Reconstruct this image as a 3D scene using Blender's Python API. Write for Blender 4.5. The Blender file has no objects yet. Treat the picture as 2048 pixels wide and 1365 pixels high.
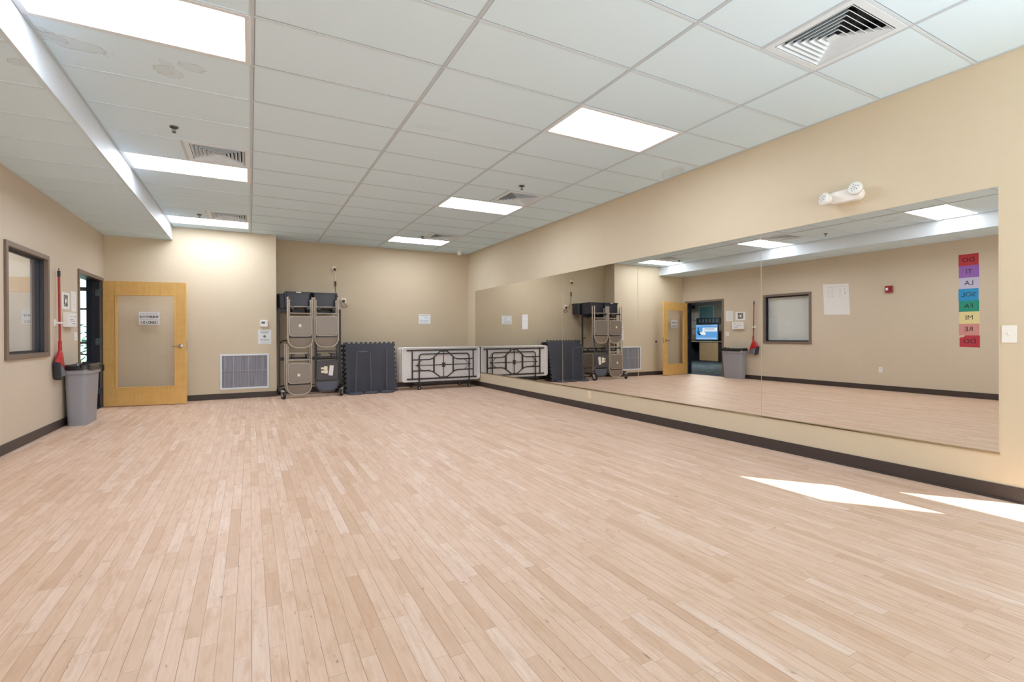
import bpy, math, random
from math import pi, sin, cos, radians as R
from mathutils import Matrix, Vector
random.seed(7)
C = bpy.context.scene.collection

# ------------------------------------------------------------------ helpers
def lin(c):
    c = c / 255.0
    return c / 12.92 if c <= .04045 else ((c + .055) / 1.055) ** 2.4
def rgb(r, g, b): return (lin(r), lin(g), lin(b), 1)

class NT:
    """tiny node-tree builder"""
    def __init__(s, name):
        s.m = bpy.data.materials.new(name); s.m.use_nodes = True
        s.t = s.m.node_tree; s.t.nodes.clear()
        s.out = s.t.nodes.new('ShaderNodeOutputMaterial')
    def n(s, ty, **kw):
        x = s.t.nodes.new(ty)
        for k, v in kw.items(): setattr(x, k, v)
        return x
    def l(s, a, b): s.t.links.new(a, b)
    def setv(s, sock, v):
        if hasattr(v, 'is_linked') or hasattr(v, 'links'): s.l(v, sock)
        else: sock.default_value = v
    def math(s, op, a, b=None, c=None, clamp=False):
        x = s.n('ShaderNodeMath', operation=op); x.use_clamp = clamp
        s.setv(x.inputs[0], a)
        if b is not None: s.setv(x.inputs[1], b)
        if c is not None: s.setv(x.inputs[2], c)
        return x.outputs[0]
    def mix(s, f, a, b, mode='MIX'):
        x = s.n('ShaderNodeMix', data_type='RGBA', blend_type=mode)
        s.setv(x.inputs[0], f); s.setv(x.inputs[6], a); s.setv(x.inputs[7], b)
        return x.outputs[2]
    def coord(s): return s.n('ShaderNodeTexCoord').outputs['Object']
    def noise(s, vec, scale, detail=2, rough=.5, mapscale=None):
        if mapscale:
            mp = s.n('ShaderNodeMapping'); mp.inputs['Scale'].default_value = mapscale
            s.l(vec, mp.inputs[0]); vec = mp.outputs[0]
        x = s.n('ShaderNodeTexNoise'); s.l(vec, x.inputs['Vector'])
        x.inputs['Scale'].default_value = scale; x.inputs['Detail'].default_value = detail
        x.inputs['Roughness'].default_value = rough
        return x.outputs['Fac']
    def ramp(s, f, stops):
        x = s.n('ShaderNodeValToRGB'); s.l(f, x.inputs[0])
        e = x.color_ramp.elements
        while len(e) < len(stops): e.new(.5)
        for el, (p, c) in zip(e, stops): el.position = p; el.color = c
        return x.outputs[0]
    def bsdf(s, col, rough=.5, metal=0, spec=.5):
        b = s.n('ShaderNodeBsdfPrincipled')
        s.setv(b.inputs['Base Color'], col); s.setv(b.inputs['Roughness'], rough)
        b.inputs['Metallic'].default_value = metal; b.inputs['Specular IOR Level'].default_value = spec
        s.l(b.outputs[0], s.out.inputs[0]); return b
    def bump(s, b, h, strength=.1, dist=.01):
        x = s.n('ShaderNodeBump'); x.inputs['Strength'].default_value = strength
        x.inputs['Distance'].default_value = dist
        s.l(h, x.inputs['Height']); s.l(x.outputs[0], b.inputs['Normal'])

def pmat(name, c, rough=.5, metal=0, var=.06, scale=6, bump=0, bscale=120, spec=.4):
    t = NT(name); co = t.coord()
    n = t.noise(co, scale, 3)
    k = 1 - var
    a = tuple(x * k for x in rgb(*c)[:3]) + (1,); b = tuple(min(1, x * (1 + var)) for x in rgb(*c)[:3]) + (1,)
    col = t.mix(n, a, b)
    s = t.bsdf(col, rough, metal, spec)
    if bump: t.bump(s, t.noise(co, bscale, 2), bump, .003)
    return t.m
def emat(name, c, strength):
    t = NT(name); e = t.n('ShaderNodeEmission')
    n = t.noise(t.coord(), 3, 1)
    base = rgb(*c); dim = tuple(x * .93 for x in base[:3]) + (1,)
    t.l(t.mix(n, dim, base), e.inputs[0]); e.inputs[1].default_value = strength
    t.l(e.outputs[0], t.out.inputs[0]); return t.m

class MB:
    def __init__(s): s.v = []; s.f = []
    def add(s, vs, fs):
        o = len(s.v); s.v += [tuple(v) for v in vs]; s.f += [tuple(i + o for i in f) for f in fs]; return s
    def box(s, x0, y0, z0, x1, y1, z1):
        return s.add([(x0,y0,z0),(x1,y0,z0),(x1,y1,z0),(x0,y1,z0),(x0,y0,z1),(x1,y0,z1),(x1,y1,z1),(x0,y1,z1)],
                     [(0,3,2,1),(4,5,6,7),(0,1,5,4),(1,2,6,5),(2,3,7,6),(3,0,4,7)])
    def cbox(s, c, sz): return s.box(*[c[i] - sz[i] / 2 for i in range(3)], *[c[i] + sz[i] / 2 for i in range(3)])
    def quad(s, a, b, c, d): return s.add([a, b, c, d], [(0, 1, 2, 3)])
    def prism(s, pts, axis, a, b):
        n = len(pts)
        def mk(p, t):
            if axis == 'y': return (p[0], t, p[1])
            if axis == 'x': return (t, p[0], p[1])
            return (p[0], p[1], t)
        vs = [mk(p, a) for p in pts] + [mk(p, b) for p in pts]
        fs = [tuple(range(n)), tuple(range(2 * n - 1, n - 1, -1))]
        fs += [(i, i + n, (i + 1) % n + n, (i + 1) % n) for i in range(n)]
        return s.add(vs, fs)
    def loft(s, rings, cap=True):
        n = len(rings[0]); vs = [p for r in rings for p in r]; fs = []
        for k in range(len(rings) - 1):
            for i in range(n):
                j = (i + 1) % n; fs.append((k * n + i, k * n + j, (k + 1) * n + j, (k + 1) * n + i))
        if cap: fs += [tuple(range(n - 1, -1, -1)), tuple(range((len(rings) - 1) * n, len(rings) * n))]
        return s.add(vs, fs)
    def tube(s, pts, r, n=8, closed=False):
        P = [Vector(p) for p in pts]; N = len(P); rings = []
        up = None
        for i in range(N):
            if closed: d = (P[(i + 1) % N] - P[i - 1]).normalized()
            else: d = (P[min(i + 1, N - 1)] - P[max(i - 1, 0)]).normalized()
            if up is None:
                up = d.cross(Vector((0, 0, 1)))
                if up.length < .1: up = d.cross(Vector((0, 1, 0)))
            up = (up - d * up.dot(d)).normalized(); sd = d.cross(up)
            rings.append([tuple(P[i] + (up * cos(2 * pi * k / n) + sd * sin(2 * pi * k / n)) * r) for k in range(n)])
        if closed: rings.append(rings[0])
        return s.loft(rings, not closed)
    def lathe(s, prof, n=20, c=(0, 0, 0), axis='z'):
        rings = []
        for r, h in prof:
            ring = []
            for k in range(n):
                a = 2 * pi * k / n; x, y = max(r, 1e-4) * cos(a), max(r, 1e-4) * sin(a)
                p = (x, y, h) if axis == 'z' else ((x, h, y) if axis == 'y' else (h, x, y))
                ring.append(tuple(p[i] + c[i] for i in range(3)))
            rings.append(ring)
        return s.loft(rings)
    def build(s, name, mat, parent=None, loc=None, bevel=0, seg=2, smooth=False):
        me = bpy.data.meshes.new(name); me.from_pydata(s.v, [], s.f)
        import bmesh
        bm = bmesh.new(); bm.from_mesh(me); bmesh.ops.recalc_face_normals(bm, faces=bm.faces); bm.to_mesh(me); bm.free()
        me.materials.append(mat); o = bpy.data.objects.new(name, me); C.objects.link(o)
        if parent: o.parent = parent
        if loc: o.location = loc
        if smooth:
            for p in me.polygons: p.use_smooth = True
            me.set_sharp_from_angle(angle=R(40))
        if bevel:
            b = o.modifiers.new('bevel', 'BEVEL'); b.width = bevel; b.segments = seg; b.limit_method = 'ANGLE'; b.angle_limit = R(40)
        return o
def rrect(x0, y0, x1, y1, r, n=5):
    o = []
    for cx, cy, a0 in ((x1 - r, y1 - r, 0), (x0 + r, y1 - r, 90), (x0 + r, y0 + r, 180), (x1 - r, y0 + r, 270)):
        for k in range(n + 1):
            a = R(a0 + 90 * k / n); o.append((cx + r * cos(a), cy + r * sin(a)))
    return o
def tag(o, label, cat, group=None, kind=None):
    o['label'] = label; o['category'] = cat
    if group: o['group'] = group
    if kind: o['kind'] = kind
    return o
def thing(name, label, cat, loc=(0,0,0), rz=0, group=None):
    o = bpy.data.objects.new(name, None); C.objects.link(o); o.empty_display_size = .1
    o.location = loc; o.rotation_euler = (0, 0, rz)
    return tag(o, label, cat, group)
def struct(o): o['kind'] = 'structure'; return o
def copy_tree(o, parent=None):
    c = o.copy(); C.objects.link(c)
    if parent: c.parent = parent
    for ch in [x for x in o.children]: copy_tree(ch, c)
    return c
def text(name, s, size, mat, parent, x=0, z=0, y=-.002, bold=0, align='CENTER'):
    cu = bpy.data.curves.new('txt', 'FONT'); cu.body = s; cu.size = size; cu.align_x = align; cu.align_y = 'CENTER'
    cu.offset = bold; cu.resolution_u = 3
    t = bpy.data.objects.new('txt', cu); C.objects.link(t)
    bpy.context.view_layer.update()
    me = bpy.data.meshes.new_from_object(t.evaluated_get(bpy.context.evaluated_depsgraph_get()))
    bpy.data.objects.remove(t); bpy.data.curves.remove(cu)
    for v in me.vertices: a, b, _ = v.co; v.co = (a + x, y, b + z)
    me.name = name; me.materials.clear(); me.materials.append(mat)
    o = bpy.data.objects.new(name, me); C.objects.link(o); o.parent = parent
    return o
def lines(name, rows, mat, parent, y=-.002):
    """rows of short dashes: writing too small to read. rows: (x0,x1,z,h)"""
    m = MB()
    for x0, x1, z, h in rows:
        x = x0
        while x < x1 - .004:
            w = min(random.uniform(.012, .035), x1 - x)
            m.quad((x, y, z), (x + w, y, z), (x + w, y, z + h), (x, y, z + h)); x += w + .006
    sheets = [c for c in parent.children if c.name.split('.')[0] in ('sheet', 'label_panel')]
    return merge(m, mat, sheets[0]) if sheets else m.build(name, mat, parent)
def merge(m, mat, o):
    """printed marks become faces of the sheet itself"""
    me = o.data; n = len(me.polygons); vs = [tuple(v.co) for v in me.vertices]; fs = [tuple(p.vertices) for p in me.polygons]
    mi = [p.material_index for p in me.polygons]; k = len(vs)
    new = bpy.data.meshes.new(me.name); new.from_pydata(vs + m.v, [], fs + [tuple(i + k for i in f) for f in m.f])
    for q in me.materials: new.materials.append(q)
    new.materials.append(mat); j = len(new.materials) - 1
    for p, a in zip(new.polygons, mi + [j] * len(m.f)): p.material_index = a
    o.data = new; return o
FACE_L, FACE_R, FACE_F = pi / 2, -pi / 2, 0      # wall-mounted things: local x=right, z=up, -y=out of the wall

# ------------------------------------------------------------------ dimensions (metres)
HC = 1.1593
XL, XR = -2.144, 4.611          # left wall, mirror wall
YD, YF, YB = 10.42, 10.85, -2.2 # door wall, alcove wall, wall behind the camera
XA = .448                       # alcove corner
CE, CS = 3.095, 2.857           # ceiling, soffit
XS = -1.198                     # soffit face
G = .6096; GX0 = .0207; GY0 = 3.3486
def gy(n): return GY0 + G * n
T = .2                          # wall thickness

# ------------------------------------------------------------------ materials
def wall_paint(name, c, c2):
    t = NT(name); co = t.coord()
    n = t.noise(co, 1.3, 4, .6); n2 = t.noise(co, 14, 3)
    f = t.math('MULTIPLY_ADD', n2, .25, t.math('MULTIPLY', n, .75))
    col = t.ramp(f, [(.3, rgb(*c)), (.7, rgb(*c2))])
    # faint scuffs low on the wall
    sep = t.n('ShaderNodeSeparateXYZ'); t.l(co, sep.inputs[0])
    low = t.math('SUBTRACT', 1, t.math('MULTIPLY', sep.outputs[2], 1.1), clamp=True)
    sc = t.noise(co, 7, 5, .7); sc = t.math('MULTIPLY', t.math('GREATER_THAN', sc, .66), low)
    col = t.mix(t.math('MULTIPLY', sc, .10), col, rgb(110, 95, 75))
    b = t.bsdf(col, .55, 0, .25); t.bump(b, t.noise(co, 260, 2), .08, .002)
    return t.m
M = {}
M['wall'] = wall_paint('tan wall paint', (203, 188, 161), (208, 194, 167))
M['wall_accent'] = wall_paint('taupe wall paint', (201, 187, 166), (207, 193, 172))
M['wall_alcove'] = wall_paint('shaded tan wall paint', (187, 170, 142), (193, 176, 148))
M['base'] = pmat('dark rubber baseboard', (58, 48, 45), .45, var=.1)
M['white_plastic'] = pmat('white plastic', (232, 230, 224), .35)
M['white_metal'] = pmat('white enamel', (218, 226, 230), .4, var=.02)
M['cream_plastic'] = pmat('cream plastic', (228, 212, 180), .4)
M['tbar'] = pmat('grey white ceiling grid enamel', (186, 200, 209), .45, var=.02)
M['tbar_cross'] = pmat('white cross tee enamel', (208, 225, 236), .45, var=.02)
M['paper'] = pmat('white paper', (232, 232, 230), .8, var=.02)
M['paper_cool'] = pmat('pale printed paper', (222, 226, 226), .8, var=.03)
M['ink'] = pmat('grey ink', (110, 112, 118), .8)
M['faint_ink'] = pmat('faint grey ink', (185, 187, 190), .8)
M['black_ink'] = pmat('black ink', (38, 34, 38), .8)
M['bronze'] = pmat('bronze painted metal frame', (116, 99, 86), .45, var=.05)
M['bronze_dark'] = pmat('dark bronze of shaded reveals and mullions', (40, 42, 50), .4, var=.08)  # shade of the deep reveals put into the colour; also the dark mullions
M['chrome'] = pmat('brushed chrome', (190, 188, 186), .25, 1)
M['dark_metal'] = pmat('black powder coated steel', (42, 40, 42), .4, .3)
M['brown_metal'] = pmat('dark brown powder coated steel', (50, 42, 40), .4, .3)
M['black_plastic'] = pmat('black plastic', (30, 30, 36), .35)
M['bin_plastic'] = pmat('black tote plastic', (38, 39, 48), .33, var=.12)
M['rubber'] = pmat('black rubber', (34, 34, 36), .6)
M['foam'] = pmat('black textured foam', (60, 60, 68), .75, var=.14, scale=3, bump=.3, bscale=220)
M['stand'] = pmat('black stand plastic', (74, 75, 82), .5)
M['chair'] = pmat('taupe enamelled steel', (180, 169, 155), .36, .1, var=.05)
M['chair_seat'] = pmat('taupe enamelled steel sheet', (132, 122, 111), .36, .2, var=.05)
M['chair_black'] = pmat('black enamelled steel', (66, 66, 70), .4, .2)
M['chair_vinyl'] = pmat('charcoal vinyl seat', (72, 68, 70), .6, var=.1)
M['chair_blue'] = pmat('blue grey plastic backrest', (84, 92, 106), .35)
M['foot'] = pmat('pale foot cap', (196, 188, 176), .5)
M['trash'] = pmat('grey trash can plastic', (146, 146, 152), .42, var=.03)
M['bag'] = pmat('black bin liner', (28, 28, 30), .3, var=.3, scale=20)
M['red'] = pmat('glossy red plastic', (176, 30, 34), .3)
M['red_handle'] = pmat('red painted handle', (160, 44, 36), .4)
M['bristle'] = pmat('grey broom bristles', (104, 104, 112), .8, var=.25, scale=60)
M['bristle_dark'] = pmat('black broom bristles', (46, 46, 52), .8, var=.25, scale=60)
M['table_edge'] = pmat('white moulded table edge', (226, 220, 214), .45)
M['void'] = pmat('dark duct interior', (20, 20, 20), .8)
M['vent_grey'] = pmat('vent louvre enamel', (216, 230, 240), .4, var=.02)
M['duct'] = pmat('grey duct interior', (58, 60, 60), .8)

def floor_mat():
    t = NT('maple strip floor'); co = t.coord()
    sep = t.n('ShaderNodeSeparateXYZ'); t.l(co, sep.inputs[0])
    W = .0572
    xs = t.math('DIVIDE', sep.outputs[0], W); i = t.math('FLOOR', xs); fx = t.math('FRACT', xs)
    wn = t.n('ShaderNodeTexWhiteNoise', noise_dimensions='1D'); t.l(i, wn.inputs['W'])
    s2 = t.n('ShaderNodeSeparateColor'); t.l(wn.outputs['Color'], s2.inputs[0])
    ln = t.math('MULTIPLY_ADD', s2.outputs[0], .45, .38)
    yy = t.math('DIVIDE', t.math('ADD', sep.outputs[1], t.math('MULTIPLY', s2.outputs[1], 7)), ln)
    # warp the joints so plank lengths vary along one strip
    yy = t.math('ADD', yy, t.math('MULTIPLY', t.math('SINE', t.math('MULTIPLY', yy, 2.1)), .28))
    j = t.math('FLOOR', yy); fy = t.math('FRACT', yy)
    cb = t.n('ShaderNodeCombineXYZ'); t.l(i, cb.inputs[0]); t.l(j, cb.inputs[1])
    w2 = t.n('ShaderNodeTexWhiteNoise', noise_dimensions='3D'); t.l(cb.outputs[0], w2.inputs['Vector'])
    s3 = t.n('ShaderNodeSeparateColor'); t.l(w2.outputs['Color'], s3.inputs[0])
    base = t.ramp(s3.outputs[0], [(0, rgb(204, 167, 139)), (.15, rgb(215, 181, 154)), (.5, rgb(221, 188, 163)), (.85, rgb(224, 193, 170)), (1, rgb(229, 203, 184))])
    # grain, shifted per plank
    off = t.n('ShaderNodeVectorMath', operation='MULTIPLY_ADD'); t.l(w2.outputs['Color'], off.inputs[0])
    off.inputs[1].default_value = (9, 9, 9); t.l(co, off.inputs[2])
    g1 = t.noise(off.outputs[0], 1, 5, .6, (95, 4, 1))
    g2 = t.noise(off.outputs[0], 1, 4, .65, (26, 5.5, 1))
    col = t.mix(t.math('MULTIPLY', t.math('SUBTRACT', g1, .36, clamp=True), 1.0), base, rgb(184, 146, 116))
    blot = t.math('MULTIPLY', t.math('SUBTRACT', g2, .49, clamp=True), 2.8)
    col = t.mix(blot, col, rgb(190, 148, 114))
    # knots and mineral flecks
    kn = t.noise(off.outputs[0], 1, 2, .5, (40, 14, 1))
    kf = t.math('MULTIPLY', t.math('SUBTRACT', kn, .70, clamp=True), 9, clamp=True)
    col = t.mix(t.math('MULTIPLY', kf, .7), col, rgb(112, 76, 56))
    # scuffs across boards
    sc = t.noise(co, 2.2, 6, .72); sf = t.math('MULTIPLY', t.math('SUBTRACT', sc, .56, clamp=True), 1.8)
    col = t.mix(sf, col, rgb(196, 156, 128))
    # gaps
    ex = t.math('MINIMUM', fx, t.math('SUBTRACT', 1, fx)); ex = t.math('MULTIPLY', ex, W)
    ey = t.math('MULTIPLY', t.math('MINIMUM', fy, t.math('SUBTRACT', 1, fy)), ln)
    gw = t.math('MULTIPLY_ADD', s3.outputs[1], .0007, .0005)
    gap = t.math('MAXIMUM', t.math('LESS_THAN', ex, gw), t.math('LESS_THAN', ey, .0006))
    col = t.mix(t.math('MULTIPLY', gap, .75), col, rgb(112, 76, 56))
    rough = t.math('MULTIPLY_ADD', sc, .22, .34)
    b = t.bsdf(col, rough, 0, .35)
    t.bump(b, t.math('MULTIPLY', gap, -1), .15, .001)
    return t.m
M['floor'] = floor_mat()

STAINS = [((-1.02, 4.22), .20, .075, 12, 1), ((-1.13, 4.17), .09, .05, 30, 1), ((-.52, 4.215), .06, .03, 40, .8), ((-.525, 4.355), .085, .075, 0, .8),
          ((-.545, 4.345), .06, .06, 0, .6), ((-.366, 4.20), .09, .055, 20, .8), ((1.53, 4.37), .16, .05, -12, .35), ((4.47, 4.25), .10, .19, -20, .9),
          ((4.49, 4.22), .06, .11, -20, .6), ((3.4, 10.08), .17, .07, 0, .5)]
def ceil_mat(name, stains):
    t = NT(name); co = t.coord()
    sep = t.n('ShaderNodeSeparateXYZ'); t.l(co, sep.inputs[0])
    n = t.noise(co, 160, 3, .7); n2 = t.noise(co, 1.2, 2)
    col = t.mix(n, rgb(209, 234, 250), rgb(219, 243, 255))
    col = t.mix(t.math('MULTIPLY', n2, .35), col, rgb(214, 239, 253))
    wob = t.math('SUBTRACT', t.noise(co, 9, 4, .6), .5)
    for (cx, cy), rx, ry, a, s in stains:
        c_, s_ = cos(R(a)), sin(R(a))
        dx = t.math('SUBTRACT', sep.outputs[0], cx); dy = t.math('SUBTRACT', sep.outputs[1], cy)
        u = t.math('DIVIDE', t.math('MULTIPLY_ADD', dx, c_, t.math('MULTIPLY', dy, s_)), rx)
        v = t.math('DIVIDE', t.math('MULTIPLY_ADD', dy, c_, t.math('MULTIPLY', dx, -s_)), ry)
        d = t.math('SQRT', t.math('MULTIPLY_ADD', u, u, t.math('MULTIPLY', v, v)))
        d = t.math('MULTIPLY_ADD', wob, 1.9, d)
        ring = t.math('SUBTRACT', 1, t.math('MULTIPLY', t.math('ABSOLUTE', t.math('SUBTRACT', d, 1)), 13), clamp=True)
        fill = t.math('MULTIPLY', t.math('LESS_THAN', d, 1), .22)
        f = t.math('MULTIPLY', t.math('MAXIMUM', ring, fill), .6 * s)
        col = t.mix(f, col, rgb(150, 141, 126))
    b = t.bsdf(col, .9, 0, .1); t.bump(b, n, .15, .002)
    return t.m
M['tile'] = ceil_mat('mineral fibre ceiling tile', STAINS)
M['tile_s'] = ceil_mat('mineral fibre soffit tile', [((-1.24, 4.11), .06, .045, 0, 1)])
M['soffit'] = pmat('white painted drywall', (222, 231, 238), .6, var=.015)

def wood_mat():
    t = NT('honey maple veneer'); co = t.coord()
    g = t.noise(co, 1, 5, .6, (38, 38, 2.5)); w = t.noise(co, 1, 4, .6, (5, 5, 13))
    col = t.ramp(g, [(.2, rgb(222, 172, 94)), (.55, rgb(232, 186, 110)), (.85, rgb(238, 196, 122))])
    col = t.mix(t.math('MULTIPLY', t.math('SUBTRACT', w, .45, clamp=True), 1.0), col, rgb(206, 152, 76))
    t.bsdf(col, .38, 0, .4); return t.m
M['wood'] = wood_mat()
def glass_mat(name, tint, refl=1.0, base_r=.0):
    t = NT(name)
    ge = t.n('ShaderNodeNewGeometry'); dt = t.n('ShaderNodeVectorMath', operation='DOT_PRODUCT')
    t.l(ge.outputs['Incoming'], dt.inputs[0]); t.l(ge.outputs['Normal'], dt.inputs[1])
    fr = t.math('POWER', t.math('SUBTRACT', 1, t.math('ABSOLUTE', dt.outputs['Value'])), 5)
    f = t.math('MULTIPLY_ADD', t.math('MULTIPLY_ADD', fr, .9, .05), refl, base_r, clamp=True)
    tr = t.n('ShaderNodeBsdfTransparent'); tr.inputs[0].default_value = tint
    gl = t.n('ShaderNodeBsdfGlossy'); gl.inputs['Roughness'].default_value = .0
    nn = t.noise(t.coord(), .7, 1); t.l(t.mix(nn, (.97, .98, .98, 1), (1, 1, 1, 1)), gl.inputs[0])
    mx = t.n('ShaderNodeMixShader'); t.l(f, mx.inputs[0]); t.l(tr.outputs[0], mx.inputs[1]); t.l(gl.outputs[0], mx.inputs[2])
    t.l(mx.outputs[0], t.out.inputs[0]); return t.m
M['glass'] = glass_mat('clear window glass', (.93, .95, .95, 1), 2.7)
M['door_glass'] = glass_mat('clear door glass', (.995, .995, .985, 1), .7)
def mirror_mat():
    t = NT('silvered mirror glass'); co = t.coord()
    n = t.noise(co, .8, 3)
    gl = t.n('ShaderNodeBsdfGlossy'); gl.inputs['Roughness'].default_value = 0
    t.l(t.mix(n, rgb(232, 230, 224), rgb(238, 236, 231)), gl.inputs[0]); t.l(gl.outputs[0], t.out.inputs[0]); return t.m
M['mirror'] = mirror_mat()
M['mirror_edge'] = pmat('pale mirror edge', (206, 196, 172), .3)
M['channel'] = pmat('dull metal mirror channel', (150, 134, 104), .4, .3)
def diffuser_mat(name, st):
    t = NT(name); co = t.coord(); sep = t.n('ShaderNodeSeparateXYZ'); t.l(co, sep.inputs[0])
    band = t.math('COSINE', t.math('MULTIPLY', sep.outputs[1], 2 * pi / .19))
    f = t.math('MULTIPLY_ADD', band, .06 * st, st)
    e = t.n('ShaderNodeEmission'); e.inputs[0].default_value = (.94, 1, 1.12, 1); t.l(f, e.inputs[1])
    t.l(e.outputs[0], t.out.inputs[0]); return t.m
M['diffuser'] = diffuser_mat('lit acrylic diffuser', 17)

# ------------------------------------------------------------------ room shell
WY0, WY1, WZ0, WZ1 = 6.63, 7.82, .925, 2.13          # left window, outer frame
DY0, DY1, DZ = 8.985, 10.315, 2.125                  # door, outer frame
m = MB()
for y0, y1, z0, z1 in ((YB - T, WY0, 0, CE + .2), (WY0, WY1, 0, WZ0), (WY0, WY1, WZ1, CE + .2), (WY1, DY0, 0, CE + .2), (DY0, DY1, DZ, CE + .2), (DY1, YD + T, 0, CE + .2)):
    m.box(XL - T, y0, z0, XL, y1, z1)
struct(m.build('wall_left', M['wall_accent']))
EY0, EY1, EZ = .33, 1.255, 2.12                      # outside glass door in the right wall
m = MB()
for y0, y1, z0, z1 in ((YB - T, EY0, 0, CE + .2), (EY0, EY1, EZ, CE + .2), (EY1, YF + T, 0, CE + .2)):
    m.box(XR, y0, z0, XR + T, y1, z1)
struct(m.build('wall_right', M['wall']))
m = MB(); m.box(XL, YD, 0, XA, YF + T, CE + .2); struct(m.build('wall_door', M['wall']))
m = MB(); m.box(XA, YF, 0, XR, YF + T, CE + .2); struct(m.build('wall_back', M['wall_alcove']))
m = MB(); wins = ((-1.7, -.1), (.4, 2.0), (2.5, 4.1)); xs = [XL] + [x for w in wins for x in w] + [XR]
for k in range(0, len(xs), 2): m.box(xs[k], YB - T, 0, xs[k + 1], YB, CE + .2)
for a, b in wins: m.box(a, YB - T, 0, b, YB, .3); m.box(a, YB - T, 2.6, b, YB, CE + .2)
struct(m.build('wall_front', M['wall']))
m = MB(); m.box(XL, YB - T, -.1, XR + T, YF + T, 0); struct(m.build('floor', M['floor']))

LIGHTS = [(XS, n) for n in (0, 5, 10)] + [(GX0 + 2.4384, n) for n in (0, 5, 10)]
VENTS = [(GX0 - .6096, 4), (GX0 - .6096, 9), (GX0 + 3.0480, -3), (GX0 + 3.0480, 4), (GX0 + 3.0480, 9)]
gxs = [XS, GX0 - G] + [GX0 + G * k for k in range(0, 7)] + [XR]
gys = [YB] + [gy(n) for n in range(-9, 13)] + [YF]
ZT = CE + .005
m = MB()
for a, b in zip(gxs, gxs[1:]):
    for c, d in zip(gys, gys[1:]):
        cx, cy = (a + b) / 2, (c + d) / 2
        if any(x < cx < x + 1.2192 and gy(n) < cy < gy(n + 1) for x, n in LIGHTS): continue
        if any(x < cx < x + G and gy(n) < cy < gy(n + 1) for x, n in VENTS): continue
        if b - a < .01 or d - c < .01: continue
        m.quad((a, c, ZT), (b, c, ZT), (b, d, ZT), (a, d, ZT))
m.box(XS, YB, CE + .18, XR, YF, CE + .2)
ceil = struct(m.build('ceiling', M['tile']))
m = MB(); hw = .012
for x in [GX0 + 2 * G * k for k in range(0, 4)]: m.box(x - hw, YB, CE, x + hw, YF, CE + .009)
for x, n in VENTS: m.box(x - hw, gy(n), CE + .0003, x + hw, gy(n + 1), CE + .009)
for x0, x1 in ((XS, XS + .02), (XR - .02, XR)): m.box(x0, YB, CE + .0004, x1, YF, CE + .009)
m.box(XA, YF - .02, CE + .0004, XR, YF, CE + .009); m.box(XS, YD - .02, CE + .0004, XA, YD, CE + .009)
struct(m.build('ceiling_grid', M['tbar'], ceil))
m = MB()
for n in range(-9, 13): m.box(XS, gy(n) - .010, CE + .0006, XR, gy(n) + .010, CE + .009)
struct(m.build('cross_tees', M['tbar_cross'], ceil))
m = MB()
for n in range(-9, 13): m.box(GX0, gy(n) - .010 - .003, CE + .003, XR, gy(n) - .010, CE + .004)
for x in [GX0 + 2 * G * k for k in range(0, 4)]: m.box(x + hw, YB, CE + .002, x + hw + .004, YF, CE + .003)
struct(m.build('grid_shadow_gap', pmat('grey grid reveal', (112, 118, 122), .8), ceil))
# lower soffit along the left wall
sof = struct(MB().box(XS - .02, YB, CS + .001, XS, YD, CE + .18).build('trim_1', M['soffit']))
m = MB().quad((XL, YB, CS + .004), (XS - .02, YB, CS + .004), (XS - .02, YD, CS + .004), (XL, YD, CS + .004))
cs = struct(m.build('ceiling.001', M['tile_s']))
m = MB()
for n in range(-9, 12): m.box(XL, gy(n) + .5 - hw, CS, XS - .02, gy(n) + .5 + hw, CS + .008)
m.box(XL, YB, CS + .0003, XL + .02, YD, CS + .008); m.box(XS - .022, YB, CS - .003, XS + .003, YD, CS + .008); m.box(XL, YD - .02, CS + .0003, XS, YD, CS + .008)
struct(m.build('ceiling_grid', M['tbar_cross'], cs))
# baseboards
def base(name, *bx):
    m = MB()
    for b in bx: m.box(*b)
    struct(m.build(name, M['base'], bevel=.003))
BH = .105; BT = .012
base('baseboard_left', (XL, YB, 0, XL + BT, DY0, BH), (XL, DY1, 0, XL + BT, YD, BH))
base('baseboard_right', (XR - BT, EY1, 0, XR, YF, BH), (XR - BT - .008, EY1, 0, XR, YF, .012), (XR - BT, YB, 0, XR, EY0, BH))
base('baseboard_door', (XL + BT, YD - BT, 0, XA, YD, BH), (XA, YD - BT, 0, XA + BT, YF - BT, BH))
base('baseboard_back', (XA + BT, YF - BT, 0, XR - BT, YF, BH))

# ------------------------------------------------------------------ windows and doors
w1 = struct(bpy.data.objects.new('window_1', None)); C.objects.link(w1); w1.location = (XL, (WY0 + WY1) / 2, WZ0)
w1['label'] = 'fixed interior window in a dull bronze frame on the left wall'
def ring_frame(m, a0, a1, z0, z1, w, x0, x1):       # frame in an X = const wall
    m.box(x0, a0, z0, x1, a0 + w, z1); m.box(x0, a1 - w, z0, x1, a1, z1)
    m.box(x0, a0 + w, z0, x1, a1 - w, z0 + w); m.box(x0, a0 + w, z1 - w, x1, a1 - w, z1)
h = (WY1 - WY0) / 2; H = WZ1 - WZ0
m = MB(); ring_frame(m, -h, h, 0, H, .052, -.02, .022); struct(m.build('window_frame', M['bronze'], w1, bevel=.002))
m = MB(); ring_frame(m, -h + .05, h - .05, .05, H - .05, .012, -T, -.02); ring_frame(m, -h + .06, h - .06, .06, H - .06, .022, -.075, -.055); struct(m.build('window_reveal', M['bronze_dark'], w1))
struct(MB().quad((-.06, -h + .05, .05), (-.06, h - .05, .05), (-.06, h - .05, H - .05), (-.06, -h + .05, H - .05)).build('window_pane', M['glass'], w1))
struct(MB().box(-.125, -h + .07, .05, -.12, h - .075, H - .05).build('blind', pmat('pale grey roller blind', (240, 241, 238), .8, var=.02), w1))

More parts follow.
